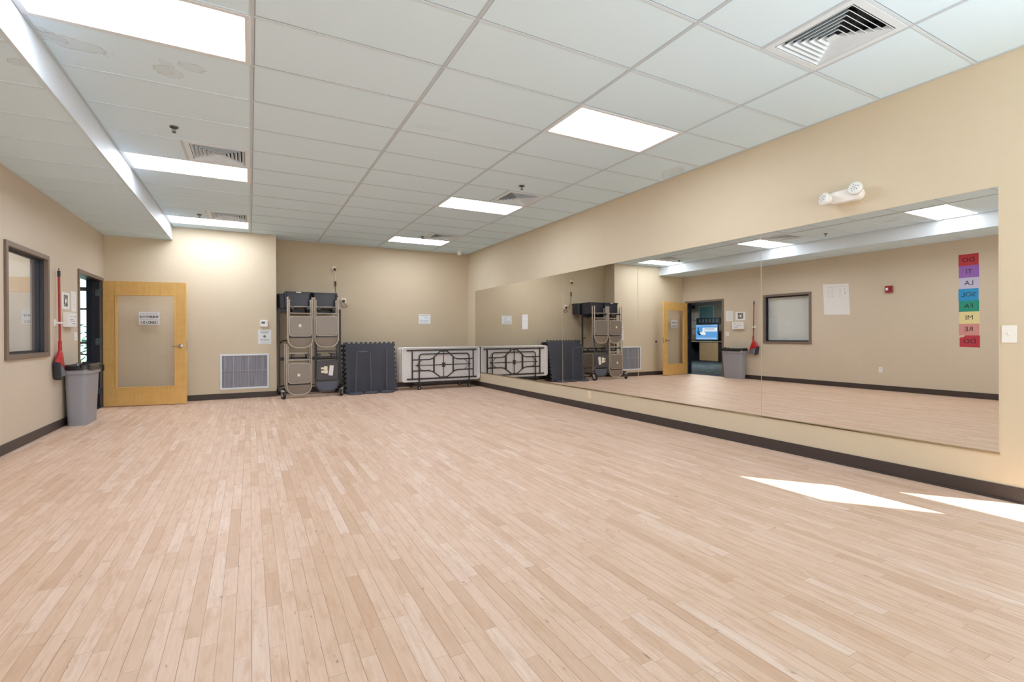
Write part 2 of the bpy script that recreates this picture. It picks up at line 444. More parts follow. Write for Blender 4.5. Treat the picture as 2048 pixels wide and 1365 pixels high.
d1 = struct(bpy.data.objects.new('door_1', None)); C.objects.link(d1); d1.location = (XL, DY1 - .05, 0)
d1['label'] = 'open honey maple door with a large glass panel at the left corner'
m = MB(); a0, a1 = DY0 - d1.location.y, DY1 - d1.location.y; w = .05
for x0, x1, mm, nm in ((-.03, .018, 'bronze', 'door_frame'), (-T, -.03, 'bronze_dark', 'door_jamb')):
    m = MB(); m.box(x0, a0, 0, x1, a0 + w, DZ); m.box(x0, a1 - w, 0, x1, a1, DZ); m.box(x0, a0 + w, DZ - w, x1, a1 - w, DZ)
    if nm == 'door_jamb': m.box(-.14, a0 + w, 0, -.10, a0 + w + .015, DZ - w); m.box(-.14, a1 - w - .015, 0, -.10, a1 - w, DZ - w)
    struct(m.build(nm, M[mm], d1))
leafp = bpy.data.objects.new('door_leaf', None)
# leaf: local x from hinge to latch, y thickness toward camera (-y)
LA = R(-10.5); LW, LH = 1.18, 2.065
def leaf_part(mb, name, mat, **kw):
    o = struct(mb.build(name, mat, kw.pop('parent', d1), **kw))
    return o
m = MB(); th = .044
gx0, gx1, gz0, gz1 = .165, 1.02, .29, 1.85
m.box(0, -th, 0, gx0, 0, LH); m.box(gx1, -th, 0, LW, 0, LH); m.box(gx0, -th, 0, gx1, 0, gz0); m.box(gx0, -th, gz1, gx1, 0, LH)
leaf = leaf_part(m, 'door_leaf', M['wood'], bevel=.0015)
leaf.location = (.03, -.005, .012); leaf.rotation_euler = (0, 0, LA)
m = MB()
for y0, y1 in ((-th - .006, -th + .006), (-.006, .006)):
    b = .016
    m.box(gx0, y0, gz0, gx0 + b, y1, gz1); m.box(gx1 - b, y0, gz0, gx1, y1, gz1); m.box(gx0 + b, y0, gz0, gx1 - b, y1, gz0 + b); m.box(gx0 + b, y0, gz1 - b, gx1 - b, y1, gz1)
leaf_part(m, 'glazing_bead', M['wood'], parent=leaf, bevel=.003)
leaf_part(MB().quad((gx0, -th / 2, gz0), (gx1, -th / 2, gz0), (gx1, -th / 2, gz1), (gx0, -th / 2, gz1)), 'glass_panel', M['door_glass'], parent=leaf)
for s in (-1, 1):
    y0 = -th if s < 0 else 0
    m = MB(); m.lathe([(.001, 0), (.034, 0), (.034, s * .008), (.028, s * .014), (.012, s * .016), (.012, s * .05), (.001, s * .052)], 20, (1.10, y0, .98), 'y')
    m.tube([(1.10, y0 + s * .046, .98), (1.07, y0 + s * .05, .98), (.985, y0 + s * .048, .977)], .0095, 10)
    leaf_part(m, 'lever_handle', M['chrome'], parent=leaf, smooth=True)
leaf_part(MB().box(LW - .001, -.036, .90, LW + .002, -.008, 1.06), 'latch_plate', M['chrome'], parent=leaf)
for z in (.27, 1.08, 1.88):
    m = MB(); m.box(-.085, -.005, z - .055, .0, .001, z + .055); m.box(.019, -.048, z - .055, .0235, -.002, z + .055); m.lathe([(.001, z - .056), (.009, z - .056), (.009, z + .056), (.001, z + .056)], 10, (.028, -.008, 0))
    struct(m.build('hinge', M['chrome'], d1, smooth=False))
# outside glass door (beyond the right edge of the picture) that lets the sun in
d2 = struct(bpy.data.objects.new('door_2', None)); C.objects.link(d2); d2.location = (XR, .8, 0)
m = MB(); a = (EY1 - EY0) / 2; g = .395
m.box(.05, -a, 0, .13, -g, EZ); m.box(.05, g, 0, .13, a, EZ); m.box(.05, -g, 0, .13, g, .05); m.box(.05, -g, .93, .13, g, 1.20); m.box(.05, -g, 2.0, .13, g, EZ)
struct(m.build('door_frame', M['bronze'], d2))
m = MB()
for z0, z1 in ((.05, .93), (1.20, 2.0)): m.quad((.09, -g, z0), (.09, g, z0), (.09, g, z1), (.09, -g, z1))
struct(m.build('glass_panel', M['door_glass'], d2))
struct(MB().box(-.03, -.33, 1.0, .0, .33, 1.06).box(0, -.33, 1.0, .05, -.27, 1.06).box(0, .27, 1.0, .05, .33, 1.06).build('push_bar', M['chrome'], d2, bevel=.004))
for k, (a, b) in enumerate(wins):
    w = struct(bpy.data.objects.new('window_%d' % (k + 2), None)); C.objects.link(w); w.location = ((a + b) / 2, YB - .1, .3)
    hh = (b - a) / 2; m = MB()
    for x0, x1, z0, z1 in ((-hh, -hh + .05, 0, 2.3), (hh - .05, hh, 0, 2.3), (-.025, .025, 0, 2.3), (-hh, hh, 0, .05), (-hh, hh, 2.25, 2.3)): m.box(x0, -.04, z0, x1, .04, z1)
    struct(m.build('window_frame', M['bronze'], w))
    struct(MB().quad((-hh, 0, 0), (hh, 0, 0), (hh, 0, 2.3), (-hh, 0, 2.3)).build('window_pane', M['door_glass'], w))

# ------------------------------------------------------------------ ceiling fixtures
lab = {(0, 0): 'largest lit ceiling panel in the top left corner, above the stained tile',
       (0, 5): 'lit ceiling panel beside the white soffit, second from the camera',
       (0, 10): 'lit ceiling panel beside the soffit, closest to the wall with the open door',
       (1, 0): 'large lit ceiling panel on the mirror side, nearest the camera',
       (1, 5): 'lit ceiling panel on the mirror side, middle of its row of three',
       (1, 10): 'small looking lit ceiling panel farthest away, near the alcove corner'}
proto = None
for x, n in LIGHTS:
    key = (0 if x < 0 else 1, n)
    loc = (x + .6096, gy(n) + .3048, CE)
    if proto is None:
        t = thing('ceiling_light', lab[key], 'light', loc, 0, 'recessed ceiling light panels'); proto = t
        m = MB(); o, i = (.605, .300), (.567, .268)
        for x0, x1, y0, y1 in ((-o[0], -i[0], -o[1], o[1]), (i[0], o[0], -o[1], o[1]), (-i[0], i[0], -o[1], -i[1]), (-i[0], i[0], i[1], o[1])): m.box(x0, y0, -.002, x1, y1, .016)
        m.box(-.61, -.305, .03, .61, .305, .09)
        m.build('frame', M['white_metal'], t, bevel=.002)
        MB().quad((-.57, -.27, .006), (-.57, .27, .006), (.57, .27, .006), (.57, -.27, .006)).build('diffuser', M['diffuser'], t)
    else:
        t = copy_tree(proto); t.location = loc; t['label'] = lab[key]
vl = ['square louvred ceiling vent above the middle light panel by the soffit', 'square louvred ceiling vent near the door wall, behind the soffit side light',
      'largest louvred ceiling vent at the top right, above the mirror wall', 'square louvred ceiling vent beside the middle light panel on the mirror side',
      'farthest square ceiling vent, beside the last light panel near the alcove']
proto = None
for (x, n), L in zip(VENTS, vl):
    loc = (x + .3048, gy(n) + .3048, CE)
    if proto is None:
        t = thing('ceiling_vent', L, 'vent', loc, 0, 'square ceiling vents'); proto = t
        m = MB(); o = .2925; i = .245
        for x0, x1, y0, y1 in ((-o, -i, -o, o), (i, o, -o, o), (-i, i, -o, -i), (-i, i, i, o)): m.box(x0, y0, -.001, x1, y1, .004)
        m.build('frame', M['vent_grey'], t, bevel=.002)
        m = MB()
        def sq(h, z): return [(-h, -h, z), (h, -h, z), (h, h, z), (-h, h, z)]
        m.loft([sq(.247, .004), sq(.247, .1)], False); m.quad(*sq(.3, .12)); m.loft([sq(.3, .005), sq(.3, .12)], False)
        m.build('duct', M['duct'], t)
        m = MB().lathe([(.001, .1), (.13, .1), (.13, .118), (.001, .118)], 24); m.build('duct_opening', M['void'], t)
        for k in range(6):
            b = .240 - k * .0345
            MB().loft([sq(b, .0), sq(b - .025, .030), sq(b - .027, .030), sq(b - .004, -.001), sq(b, .0)], False).build('louvre', M['vent_grey'], t)
        MB().loft([sq(.033, .0), sq(.004, .03)], True).build('core', M['vent_grey'], t)
    else:
        t = copy_tree(proto); t.location = loc; t['label'] = L
sl = ['ceiling sprinkler head left of the louvred vent by the soffit, nearest the camera', 'ceiling sprinkler head on the mirror side, just before the middle vent',
      'small ceiling sprinkler head near the door wall by the soffit', 'small ceiling sprinkler head near the alcove on the mirror side']
proto = None
for (x, y), L in zip(((-.61, 5.46), (3.12, 5.53), (-.70, 9.2), (2.99, 9.27)), sl):
    if proto is None:
        t = thing('sprinkler_head', L, 'sprinkler', (x, y, CE), 0, 'ceiling sprinkler heads'); proto = t
        MB().lathe([(.001, .004), (.036, .004), (.033, -.006), (.022, -.012), (.001, -.012)], 20).build('escutcheon', pmat('tarnished brass plate', (88, 84, 78), .4, .8), t, smooth=True)
        m = MB(); m.tube([(-.012, 0, -.012), (-.014, 0, -.03), (0, 0, -.046)], .003, 6); m.tube([(.012, 0, -.012), (.014, 0, -.03), (0, 0, -.046)], .003, 6); m.tube([(0, 0, -.012), (0, 0, -.046)], .0035, 6)
        m.build('frame_arm', pmat('dull bronze', (96, 92, 86), .4, .8), t, smooth=True)
        MB().lathe([(.001, -.046), (.018, -.046), (.018, -.049), (.001, -.049)], 14).build('deflector', pmat('dark bronze', (84, 82, 78), .4, .8), t)
    else:
        t = copy_tree(proto); t.location = (x, y, CE); t['label'] = L
t = thing('motion_sensor', 'small white cylindrical ceiling sensor in the far right corner', 'sensor', (4.24, 10.45, CE))
MB().lathe([(.001, .004), (.07, .004), (.068, -.012), (.05, -.016), (.001, -.016)], 20).build('mount', M['white_plastic'], t, smooth=True)
MB().lathe([(.001, -.014), (.05, -.014), (.052, -.075), (.04, -.095), (.001, -.1)], 20).build('lens', M['white_plastic'], t, smooth=True)

# ------------------------------------------------------------------ mirror wall
MZ0, MZ1 = .318, 2.185; MP = 1.7991; MY0 = 1.3964
names = ['wall mirror panel nearest the camera, reflecting the coloured note cards', 'wall mirror panel second from the camera, reflecting the window and broom',
         'middle wall mirror panel of five, reflecting the chair rack and open door', 'wall mirror panel fourth from the camera, reflecting the black foam mats', 'wall mirror panel in the far corner beside the folding table']
names[2] = 'middle wall mirror panel of five, reflecting the open wooden door'
names[3] = 'wall mirror panel fourth from the camera, reflecting the chair rack'
for k in range(5):
    y0 = MY0 + MP * k
    t = thing('wall_mirror', names[k], 'mirror', (XR, y0 + MP / 2, MZ0), FACE_R, 'frameless mirror panels along the right wall')
    hw_ = MP / 2 - .0015
    MB().box(-hw_, -.006, 0, hw_, .0008, MZ1 - MZ0).build('backing', M['mirror_edge'], t)
    MB().quad((-hw_ + .002, -.0065, .002), (hw_ - .002, -.0065, .002), (hw_ - .002, -.0065, MZ1 - MZ0 - .002), (-hw_ + .002, -.0065, MZ1 - MZ0 - .002)).build('mirror_glass', M['mirror'], t)
    MB().box(-MP / 2, -.010, -.006, MP / 2, .0008, .0).box(-MP / 2, -.010, -.006, MP / 2, -.0075, .008).build('bottom_channel', M['channel'], t)

# emergency light
t = thing('emergency_light', 'white twin head emergency light above the mirror', 'emergency light', (XR, 2.371, 2.355), FACE_R)
MB().prism(rrect(-.135, -.055, .135, .055, .054, 7), 'y', -.075, -.001).build('housing', M['white_plastic'], t, bevel=.012, seg=3, smooth=True)
for x, z, ry, tl in ((.105, .028, .1, 0), (-.118, -.01, .14, 25)):
    e = MB()
    e.lathe([(.001, .03), (.03, .03), (.052, .0), (.056, -.028), (.05, -.036), (.001, -.036)], 24, (0, 0, 0), 'y')
    e = e.build('lamp_head', M['white_plastic'], t, loc=(x, -ry + .02, z), smooth=True); e.rotation_euler = (R(-12), 0, R(-tl))
    f = MB(); f.lathe([(.001, -.0365), (.046, -.0365), (.046, -.039), (.001, -.041)], 24, (0, 0, 0), 'y')
    f.build('lens', pmat('clear ribbed lens', (236, 238, 236), .15), e, smooth=True)
    f = MB()
    for k in range(9):
        a = k * 2.4; r = .011 * math.sqrt(k + .3)
        f.lathe([(.001, -.0415), (.0045, -.0415), (.0045, -.043), (.001, -.043)], 8, (r * cos(a), 0, r * sin(a)), 'y')
    f.build('led_array', pmat('grey reflector dots', (120, 122, 122), .3), e)
t = thing('light_switch', 'white light switch plate right of the mirror edge', 'switch', (XR, 1.347, 1.152), FACE_R)
MB().prism(rrect(-.038, -.06, .038, .06, .005), 'y', -.006, .0008).build('plate', M['white_plastic'], t, bevel=.002)
MB().box(-.005, -.016, -.004, .005, -.005, .014).build('toggle', M['white_plastic'], t, bevel=.002)
t = thing('wall_outlet', 'cream power outlet low under the mirror, above the dark baseboard', 'outlet', (XR, 6.07, .232), FACE_R)
MB().prism(rrect(-.035, -.057, .035, .057, .005), 'y', -.006, .0008).build('plate', M['cream_plastic'], t, bevel=.002)
for z in (.022, -.022):
    s = MB().prism(rrect(-.016, z - .014, .016, z + .014, .007), 'y', -.009, -.005).build('socket', M['cream_plastic'], t)
    MB().box(-.008, -.0095, z - .003, -.0055, -.0085, z + .007).box(.0055, -.0095, z - .003, .008, -.0085, z + .007).build('slot', M['black_ink'], s)
t = thing('notice', 'portrait white notice taped to the far mirror panel', 'notice', (XR - .0075, 8.06, 1.41), FACE_R)
MB().box(-.108, -.0015, -.14, .108, -.0003, .14).build('sheet', M['paper'], t)
lines('printed_lines', [(-.06, .06, .09, .008), (-.075, .075, .02, .005), (-.075, .06, -.0, .005), (-.075, .07, -.04, .005)], M['faint_ink'], t)

# ------------------------------------------------------------------ door wall
leafM = Matrix.Translation(d1.location) @ Matrix.Translation(leaf.location) @ Matrix.Rotation(LA, 4, 'Z')
p = leafM @ Vector((.64, -th / 2 - .002, 1.455))
t = thing('paper_sign', 'small white paper sign lettered DIFFERENT and BELONGS on the door glass', 'sign', p, LA)
MB().box(-.15, -.0015, -.108, .15, -.0003, .108).build('sheet', M['paper'], t)
cols = [(58, 48, 54), (122, 108, 100), (150, 128, 118), (84, 84, 100), (96, 100, 130), (62, 76, 84), (70, 82, 90), (120, 84, 90), (96, 70, 80)]
def words(s, z, size, x0, dx, cc):
    for k, ch in enumerate(s):
        c = cc[k % len(cc)]; nm = 'ink %d %d %d' % c
        mt = bpy.data.materials.get(nm) or pmat(nm, c, .8)
        text('letter', ch, size, mt, t, x0 + k * dx, z, bold=.0022)
words('DIFFERENT', .022, .052, -.118, .0295, cols)
words('BELONGS', -.073, .058, -.112, .037, [(176, 150, 146), (58, 80, 80), (96, 112, 112), (70, 82, 92), (74, 50, 64), (110, 84, 84), (190, 160, 150)])
def scribble(name, x0, x1, z, amp, mat, parent):
    pts = []; x = x0; k = 0
    m = MB(); seg = []
    while x < x1:
        seg.append((x, -.002, z + amp * sin(k * 1.9) * (.5 + .5 * abs(sin(k * .7))))); x += .0035; k += 1
        if k % 17 == 0 and len(seg) > 2: m.tube(seg, .0012, 4); seg = []; x += .008
    if len(seg) > 2: m.tube(seg, .0012, 4)
    return m.build(name, mat, parent)
scribble('script_line', -.125, .07, .073, .009, M['ink'], t); scribble('script_line', -.125, .12, -.025, .008, M['ink'], t)
scribble('pencil_mark', .09, .105, .075, .018, M['ink'], t)

t = thing('return_grille', 'square return air grille with white frame low on the door wall', 'vent', (-.085, YD, .5), FACE_F)
a, b, w = .403, .327, .032
m = MB(); m.box(-a, -.014, -b, -a + w, 0, b); m.box(a - w, -.014, -b, a, 0, b); m.box(-a + w, -.014, -b, a - w, 0, -b + w); m.box(-a + w, -.014, b - w, a - w, 0, b)
m.build('frame', M['white_metal'], t, bevel=.003)
def filt():
    tt = NT('grey pleated filter'); co = tt.coord(); s = tt.n('ShaderNodeSeparateXYZ'); tt.l(co, s.inputs[0])
    c = tt.math('SINE', tt.math('MULTIPLY', s.outputs[0], 2 * pi / .018)); n = tt.noise(co, 1, 3, .6, (30, 1, 1.5))
    col = tt.ramp(tt.math('MULTIPLY_ADD', c, .22, n), [(.2, rgb(112, 112, 122)), (.55, rgb(138, 138, 148)), (.9, rgb(176, 175, 182))])
    tt.bsdf(col, .8, 0, .2); return tt.m
MB().box(-a + w, -.004, -b + w, a - w, -.001, b - w).build('filter', filt(), t)
m = MB()
for k in range(26):
    x = -a + w + (2 * a - 2 * w) * (k + .5) / 26; m.box(x - .002, -.011, -b + w, x + .002, -.005, b - w)
m.build('louvre_blades', pmat('grey louvre enamel', (150, 150, 158), .5), t)
m = MB(); m.box(-a + w, -.013, .012, a - w, -.0045, .018)
for x in (-.185, .06): m.box(x - .004, -.013, -b + w, x + .004, -.0045, b - w)
m.build('support_bar', pmat('pale grey bar', (178, 178, 184), .5), t)
t = thing('thermostat', 'white thermostat with dark screen above the posted notice', 'thermostat', (.236, YD, 1.40), FACE_F)
MB().prism(rrect(-.068, -.066, .068, .066, .01), 'y', -.03, .0008).build('body', M['white_plastic'], t, bevel=.006)
MB().box(-.044, -.031, -.006, .016, -.0295, .036).build('screen', pmat('dark lcd', (74, 76, 82), .2), t)
MB().box(.034, -.032, -.01, .05, -.0295, .0).box(.034, -.032, .014, .05, -.0295, .026).build('button', M['cream_plastic'], t, bevel=.001)
t = thing('notice', 'white portrait notice under the thermostat', 'notice', (.245, YD - .0005, 1.147), FACE_F)
MB().box(-.112, -.0015, -.138, .112, -.0003, .138).build('sheet', M['paper_cool'], t)
lines('printed_lines', [(-.075, .075, .10, .008), (-.07, .07, .078, .008), (-.05, .05, .058, .007), (-.075, .08, -.05, .008), (-.075, .08, -.07, .008), (-.07, .07, -.12, .005)], M['ink'], t)
merge(MB().lathe([(.018, -.002), (.024, -.002), (.024, -.0022), (.018, -.0022)], 16, (.0, 0, .005), 'y'), M['ink'], t.children[0])
t = thing('door_stop', 'small dark round wall bumper beside the open door', 'door stop', (-1.06, YD, .955), FACE_F)
MB().lathe([(.001, 0), (.03, 0), (.028, -.018), (.001, -.02)], 16, (0, 0, 0), 'y').build('plate', M['chrome'], t, smooth=True)
MB().lathe([(.001, -.018), (.02, -.018), (.02, -.04), (.014, -.046), (.001, -.046)], 16, (0, 0, 0), 'y').build('bumper', M['rubber'], t, smooth=True)

# ------------------------------------------------------------------ alcove wall
t = thing('notice', 'landscape white notice on the alcove wall above the folding table', 'notice', (3.54, YF - .0005, 1.537), FACE_F)
MB().box(-.138, -.0015, -.107, .138, -.0003, .107).build('sheet', M['paper_cool'], t)
lines('printed_lines', [(-.11, .11, .075, .008), (-.11, .09, -.03, .006), (-.11, .09, -.05, .006), (-.11, .09, -.07, .006), (-.1, .1, -.09, .005)], M['ink'], t)
merge(MB().box(.0, -.0022, .01, .018, -.0018, .05).box(.045, -.0022, .012, .07, -.0018, .046), M['faint_ink'], t.children[0])
t = thing('wall_hook', 'small dark hook with cord high on the alcove wall', 'hook', (1.577, YF, 2.565), FACE_F)
MB().lathe([(.001, 0), (.045, 0), (.04, -.012), (.001, -.014)], 18, (-.01, 0, .02), 'y').build('plate', M['cream_plastic'], t, smooth=True)
m = MB(); m.tube([(0, -.012, .01), (0, -.05, .005), (0, -.06, -.02), (.01, -.05, -.035)], .012, 8); m.lathe([(.001, -.02), (.026, -.02), (.02, -.05), (.001, -.055)], 12, (0, 0, -.005), 'y'); m.build('hook', M['black_plastic'], t, smooth=True)
MB().tube([(.02, -.008, .03), (.05, -.006, .08), (.085, -.004, .12)], .004, 6).build('cable_stub', M['cream_plastic'], t, smooth=True)
t = thing('hanging_cord', 'pale cord hanging down the alcove wall with dark inline connector', 'cord', (1.583, YF, 2.25), FACE_F)
MB().tube([(-.004, -.012, .27), (.004, -.008, .15), (.008, -.008, .05)], .0045, 6).build('upper_cord', M['cream_plastic'], t, smooth=True)
MB().tube([(.008, -.008, -.05), (.01, -.008, -.15), (.03, -.008, -.27), (.075, -.012, -.36), (.10, -.03, -.37)], .004, 6).build('lower_cord', M['brown_metal'], t, smooth=True)
m = MB(); m.lathe([(.001, .055), (.014, .055), (.02, .035), (.012, .01), (.018, -.02), (.016, -.045), (.001, -.05)], 12, (.008, -.02, 0)); m.build('connector', M['black_plastic'], t, smooth=True)
t = thing('wall_outlet', 'cream outlet plate with black plug on the alcove wall beside the chair rack', 'outlet', (1.76, YF, 1.905), FACE_F)
MB().prism(rrect(-.05, -.06, .05, .06, .006), 'y', -.008, .0008).build('plate', M['cream_plastic'], t, bevel=.002)
MB().lathe([(.001, -.007), (.026, -.007), (.03, -.03), (.022, -.045), (.001, -.047)], 14, (-.005, 0, -.012), 'y').build('plug', M['black_plastic'], t, smooth=True)
MB().tube([(-.005, -.04, -.03), (.03, -.02, -.08), (.08, -.01, -.115), (.06, -.01, -.135), (.0, -.01, -.15), (-.06, -.01, -.1)], .0045, 6).build('plug_cord', M['brown_metal'], t, smooth=True)

# ------------------------------------------------------------------ folding chair rack
def caster(parent, x, y, rz, name='caster'):
    o = MB()
    o.lathe([(.001, .118), (.022, .118), (.022, .106), (.001, .106)], 14)
    o.box(-.022, -.01, .098, .022, .03, .108); o.box(-.024, .0, .04, -.018, .045, .104); o.box(.018, .0, .04, .024, .045, .104)
    o = o.build(name, M['chrome'], parent, loc=(x, y, 0), bevel=.002); o.rotation_euler = (0, 0, rz)
    MB().lathe([(.001, -.015), (.03, -.015), (.05, -.014), (.05, .014), (.03, .015), (.001, .015)], 22, (0, .03, .05), 'x').build('wheel', M['rubber'], o, smooth=True)
    MB().lathe([(.001, -.017), (.02, -.017), (.02, .017), (.001, .017)], 14, (0, .03, .05), 'x').build('hub', M['white_plastic'], o, smooth=True)
    return o
RX, RY = 1.045, 10.28
rk = thing('chair_rack', 'dark steel rolling rack holding folding chairs in the alcove', 'chair rack', (RX, RY, 0))
for s in (-1, 1):
    MB().box(s * .555 - .016, .02, .165, s * .555 + .016, .055, 1.69).build('upright', M['dark_metal'], rk, bevel=.003)
    MB().box(s * .555 - .02, -.36, .159, s * .555 + .02, .38, .19).build('base_rail', M['dark_metal'], rk, bevel=.003)
    for y, a in ((-.37, R(200 if s < 0 else 150)), (.36, 0)): caster(rk, s * .525, y, a).scale = (1.35, 1.35, 1.35)
    MB().tube([(s * .555, .05, 1.0), (s * .50, .1, 1.06), (s * .40, .12, 1.08)], .012, 8).build('handle', M['dark_metal'], rk, smooth=True)
for z in (.72, 1.64): MB().box(-.54, .022, z - .03, .54, .052, z + .03).build('crossbeam', M['dark_metal'], rk, bevel=.003)
MB().box(-.54, .34, .16, .54, .37, .185).build('base_beam', M['dark_metal'], rk)
for z in (.82, 1.70):
    for x in (-.34, -.085, .115, .385):
        r_ = MB().tube([(x, -.36, z - .018), (x, .34, z - .018)], .013, 8).box(x - .012, .022, z - .12, x + .012, .05, z - .02).build('hanging_rail', M['dark_metal'], rk, smooth=True)
        MB().lathe([(.001, -.39), (.026, -.385), (.03, -.37), (.022, -.355), (.001, -.355)], 14, (x, 0, z - .018), 'y').build('end_knob', pmat('dark grey knob', (66, 68, 70), .5) if 'dark grey knob' not in bpy.data.materials else bpy.data.materials['dark grey knob'], r_, smooth=True)

def make_chair(dark=False):
    fm = M['chair_black'] if dark else M['chair']
    t = thing('folding_chair', '', 'chair', group='folding chairs hanging on the rack')
    w = .213; pts = [(-w, 0, .945), (-w, 0, .6), (-w, 0, .21)]
    for k in range(1, 12):
        a = pi + pi * k / 12; pts.append((w * (abs(cos(a)) ** .72) * (1 if cos(a) > 0 else -1), 0, .21 + .198 * sin(a) * (abs(sin(a)) ** -.15)))
    pts += [(w, 0, .21), (w, 0, .6), (w, 0, .945)]
    MB().tube(pts, .0125, 8).build('frame', fm, t, smooth=True)
    for s in (-1, 1):
        MB().tube([(s * .186, .03, .90), (s * .186, .026, .6), (s * .19, .012, .28)], .0115, 8).build('rear_leg', fm, t, smooth=True)
        MB().tube([(s * w, 0, .942), (s * w, 0, .962)], .015, 8).build('foot_cap', M['foot'] if not dark else M['rubber'], t)
        MB().tube([(s * .186, .03, .898), (s * .186, .03, .917)], .014, 8).build('foot_cap', M['foot'] if not dark else M['rubber'], t)
    MB().tube([(-.186, .03, .785), (.186, .03, .785)], .009, 8).build('stretcher', fm, t, smooth=True)
    MB().tube([(-w, 0, .66), (w, 0, .66)], .009, 8).build('stretcher', fm, t, smooth=True)
    m = MB(); m.prism(rrect(-.186, .238, .186, .594, .05, 6), 'y', -.03, -.008)
    if not dark: m.prism(rrect(-.170, .256, .170, .578, .042, 6), 'y', -.034, -.0295)
    m.build('seat', M['chair_vinyl'] if dark else M['chair_seat'], t, bevel=.006, seg=3, smooth=True)
    m = MB(); m.tube([(x, -.021, z) for x, z in rrect(-.190, .234, .190, .598, .052, 6)], .0085, 6, True); m.build('seat_rim', fm, t, smooth=True)
    MB().box(-.185, -.012, .204, .185, .0, .234).build('hinge_gap_shade', M['black_plastic'], t, bevel=.003)  # dark strip along the hinge line, standing in for shade in the gap
    # dished backrest
    m = MB(); nz, nx = 8, 12; rows = []
    for sd in (0, 1):
        for a in range(nz + 1):
            z = .028 + (.198 - .028) * a / nz
            zz = max(0, (.21 - z) / .198); wd = w * max(.05, (1 - min(1, zz) ** 2.3)) ** .5 - .004
            wd = max(wd, .06)
            rows.append([(wd * (2 * b / nx - 1), .022 - .03 * (1 - (2 * b / nx - 1) ** 2) * (.4 + .6 * a / nz) + sd * .004 - .016, z) for b in range(nx + 1)])
    vs = [p for r in rows for p in r]; W_ = nx + 1; fs = []
    for sd in (0, 1):
        for a in range(nz):
            for b in range(nx):
                i = (sd * (nz + 1) + a) * W_ + b; fs.append((i, i + 1, i + 1 + W_, i + W_))
    m.add(vs, fs); m.build('backrest', M['chair_blue'] if dark else M['chair_seat'], t, smooth=True)
    return t
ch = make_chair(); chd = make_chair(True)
def sticker(parent, x, z, w, h, rot, mat, label=None):
    o = MB().box(-w / 2, -.0008, -h / 2, w / 2, 0, h / 2).build('sticker', mat, parent, loc=(x, -.0352, z)); o.rotation_euler = (0, rot, 0)
    return o
stm = pmat('cream sticker', (240, 232, 200), .6)
spots = [(.835, 9.93, .922, 0, 0, 'taupe folding chair hanging top left at the front of the rack, with a small sticker'),
         (1.295, 9.93, .928, 0, 0, 'taupe folding chair hanging top right at the front of the rack, plain seat'),
         (.81, 9.93, .045, 0, 0, 'taupe folding chair hanging bottom left at the front of the rack, with a small sticker'),
         (1.30, 9.93, .085, 1, 0, 'charcoal folding chair with blue grey backrest and paper labels, bottom right of the rack'),
         (.833, 10.017, .928, 0, 0, 'taupe folding chair behind the front chair on the upper left of the rack'),
         (1.298, 10.017, .925, 0, 0, 'taupe folding chair behind the front chair on the upper right of the rack'),
         (.785, 10.017, .055, 0, 0, 'taupe folding chair behind the front chair on the lower left of the rack'),
         (1.34, 10.46, .06, 0, R(-14), 'taupe folding chair turned at an angle deep in the lower right of the rack')]
used = {0: False, 1: False}
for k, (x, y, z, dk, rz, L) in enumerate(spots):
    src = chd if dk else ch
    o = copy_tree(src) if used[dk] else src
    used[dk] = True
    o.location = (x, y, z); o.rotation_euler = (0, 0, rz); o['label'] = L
    if k == 0: first = o
chairs = [o for o in C.objects if o.name.startswith('folding_chair')]
for o in chairs:
    L = o['label']
    if 'with a small sticker' in L:
        sticker(o, -.012, .43 if 'top' in L else .385, .045, .05, R(4), stm)
    if 'paper labels' in L:
        s = sticker(o, .07, .41, .075, .195, R(6), M['paper'])
        s.location.y = -.031
        for x, z, w_, h_ in ((-.09, .455, .05, .035), (-.085, .39, .05, .045), (-.03, .455, .065, .075), (-.025, .385, .065, .06)):
            s = sticker(o, x, z, w_, h_, R(3), stm); s.location.y = -.031

def make_bin(name, w, d, hgt, loc, L, tilt=0):
    t = thing(name, L, 'bin', loc, tilt, 'black plastic totes on top of the chair rack')
    def rr(k, z, r=.05): return [(x, y, z) for x, y in rrect(-w / 2 * k, -d / 2 * k, w / 2 * k, d / 2 * k, r)]
    rings = [rr(.93, 0), rr(.96, hgt - .05), rr(.965, hgt - .005), rr(.945, hgt - .005), rr(.915, .01)]
    m = MB().loft(rings[:], True); m.build('tub', M['bin_plastic'], t, smooth=True)
    m = MB()
    o, i = rr(1, hgt), rr(.93, hgt); o2 = rr(1, hgt - .03); i2 = rr(.955, hgt - .03)
    m.loft([i2, o2, o, i], False); m.build('rim', M['black_plastic'], t)
    return t
bz = 1.70
make_bin('plastic_tote', .475, .42, .30, (.815, 10.30, bz), 'black plastic tote on the rack, left of the front pair, with a pale label strip')
bpy.data.objects['plastic_tote'].name = 'plastic_tote'
t = [o for o in C.objects if o.name.startswith('plastic_tote')][0]
MB().box(-.04, -.2125, .278, .045, -.2105, .296).build('label_strip', M['paper'], t)
make_bin('plastic_tote', .465, .42, .295, (1.29, 10.30, bz), 'black plastic tote on the rack, right of the front pair')
make_bin('plastic_tote', .36, .30, .285, (.65, 10.67, bz), 'black plastic tote at the back left of the rack, against the alcove corner')
make_bin('plastic_tote', .40, .30, .29, (1.40, 10.67, bz), 'black plastic tote at the back right of the rack')

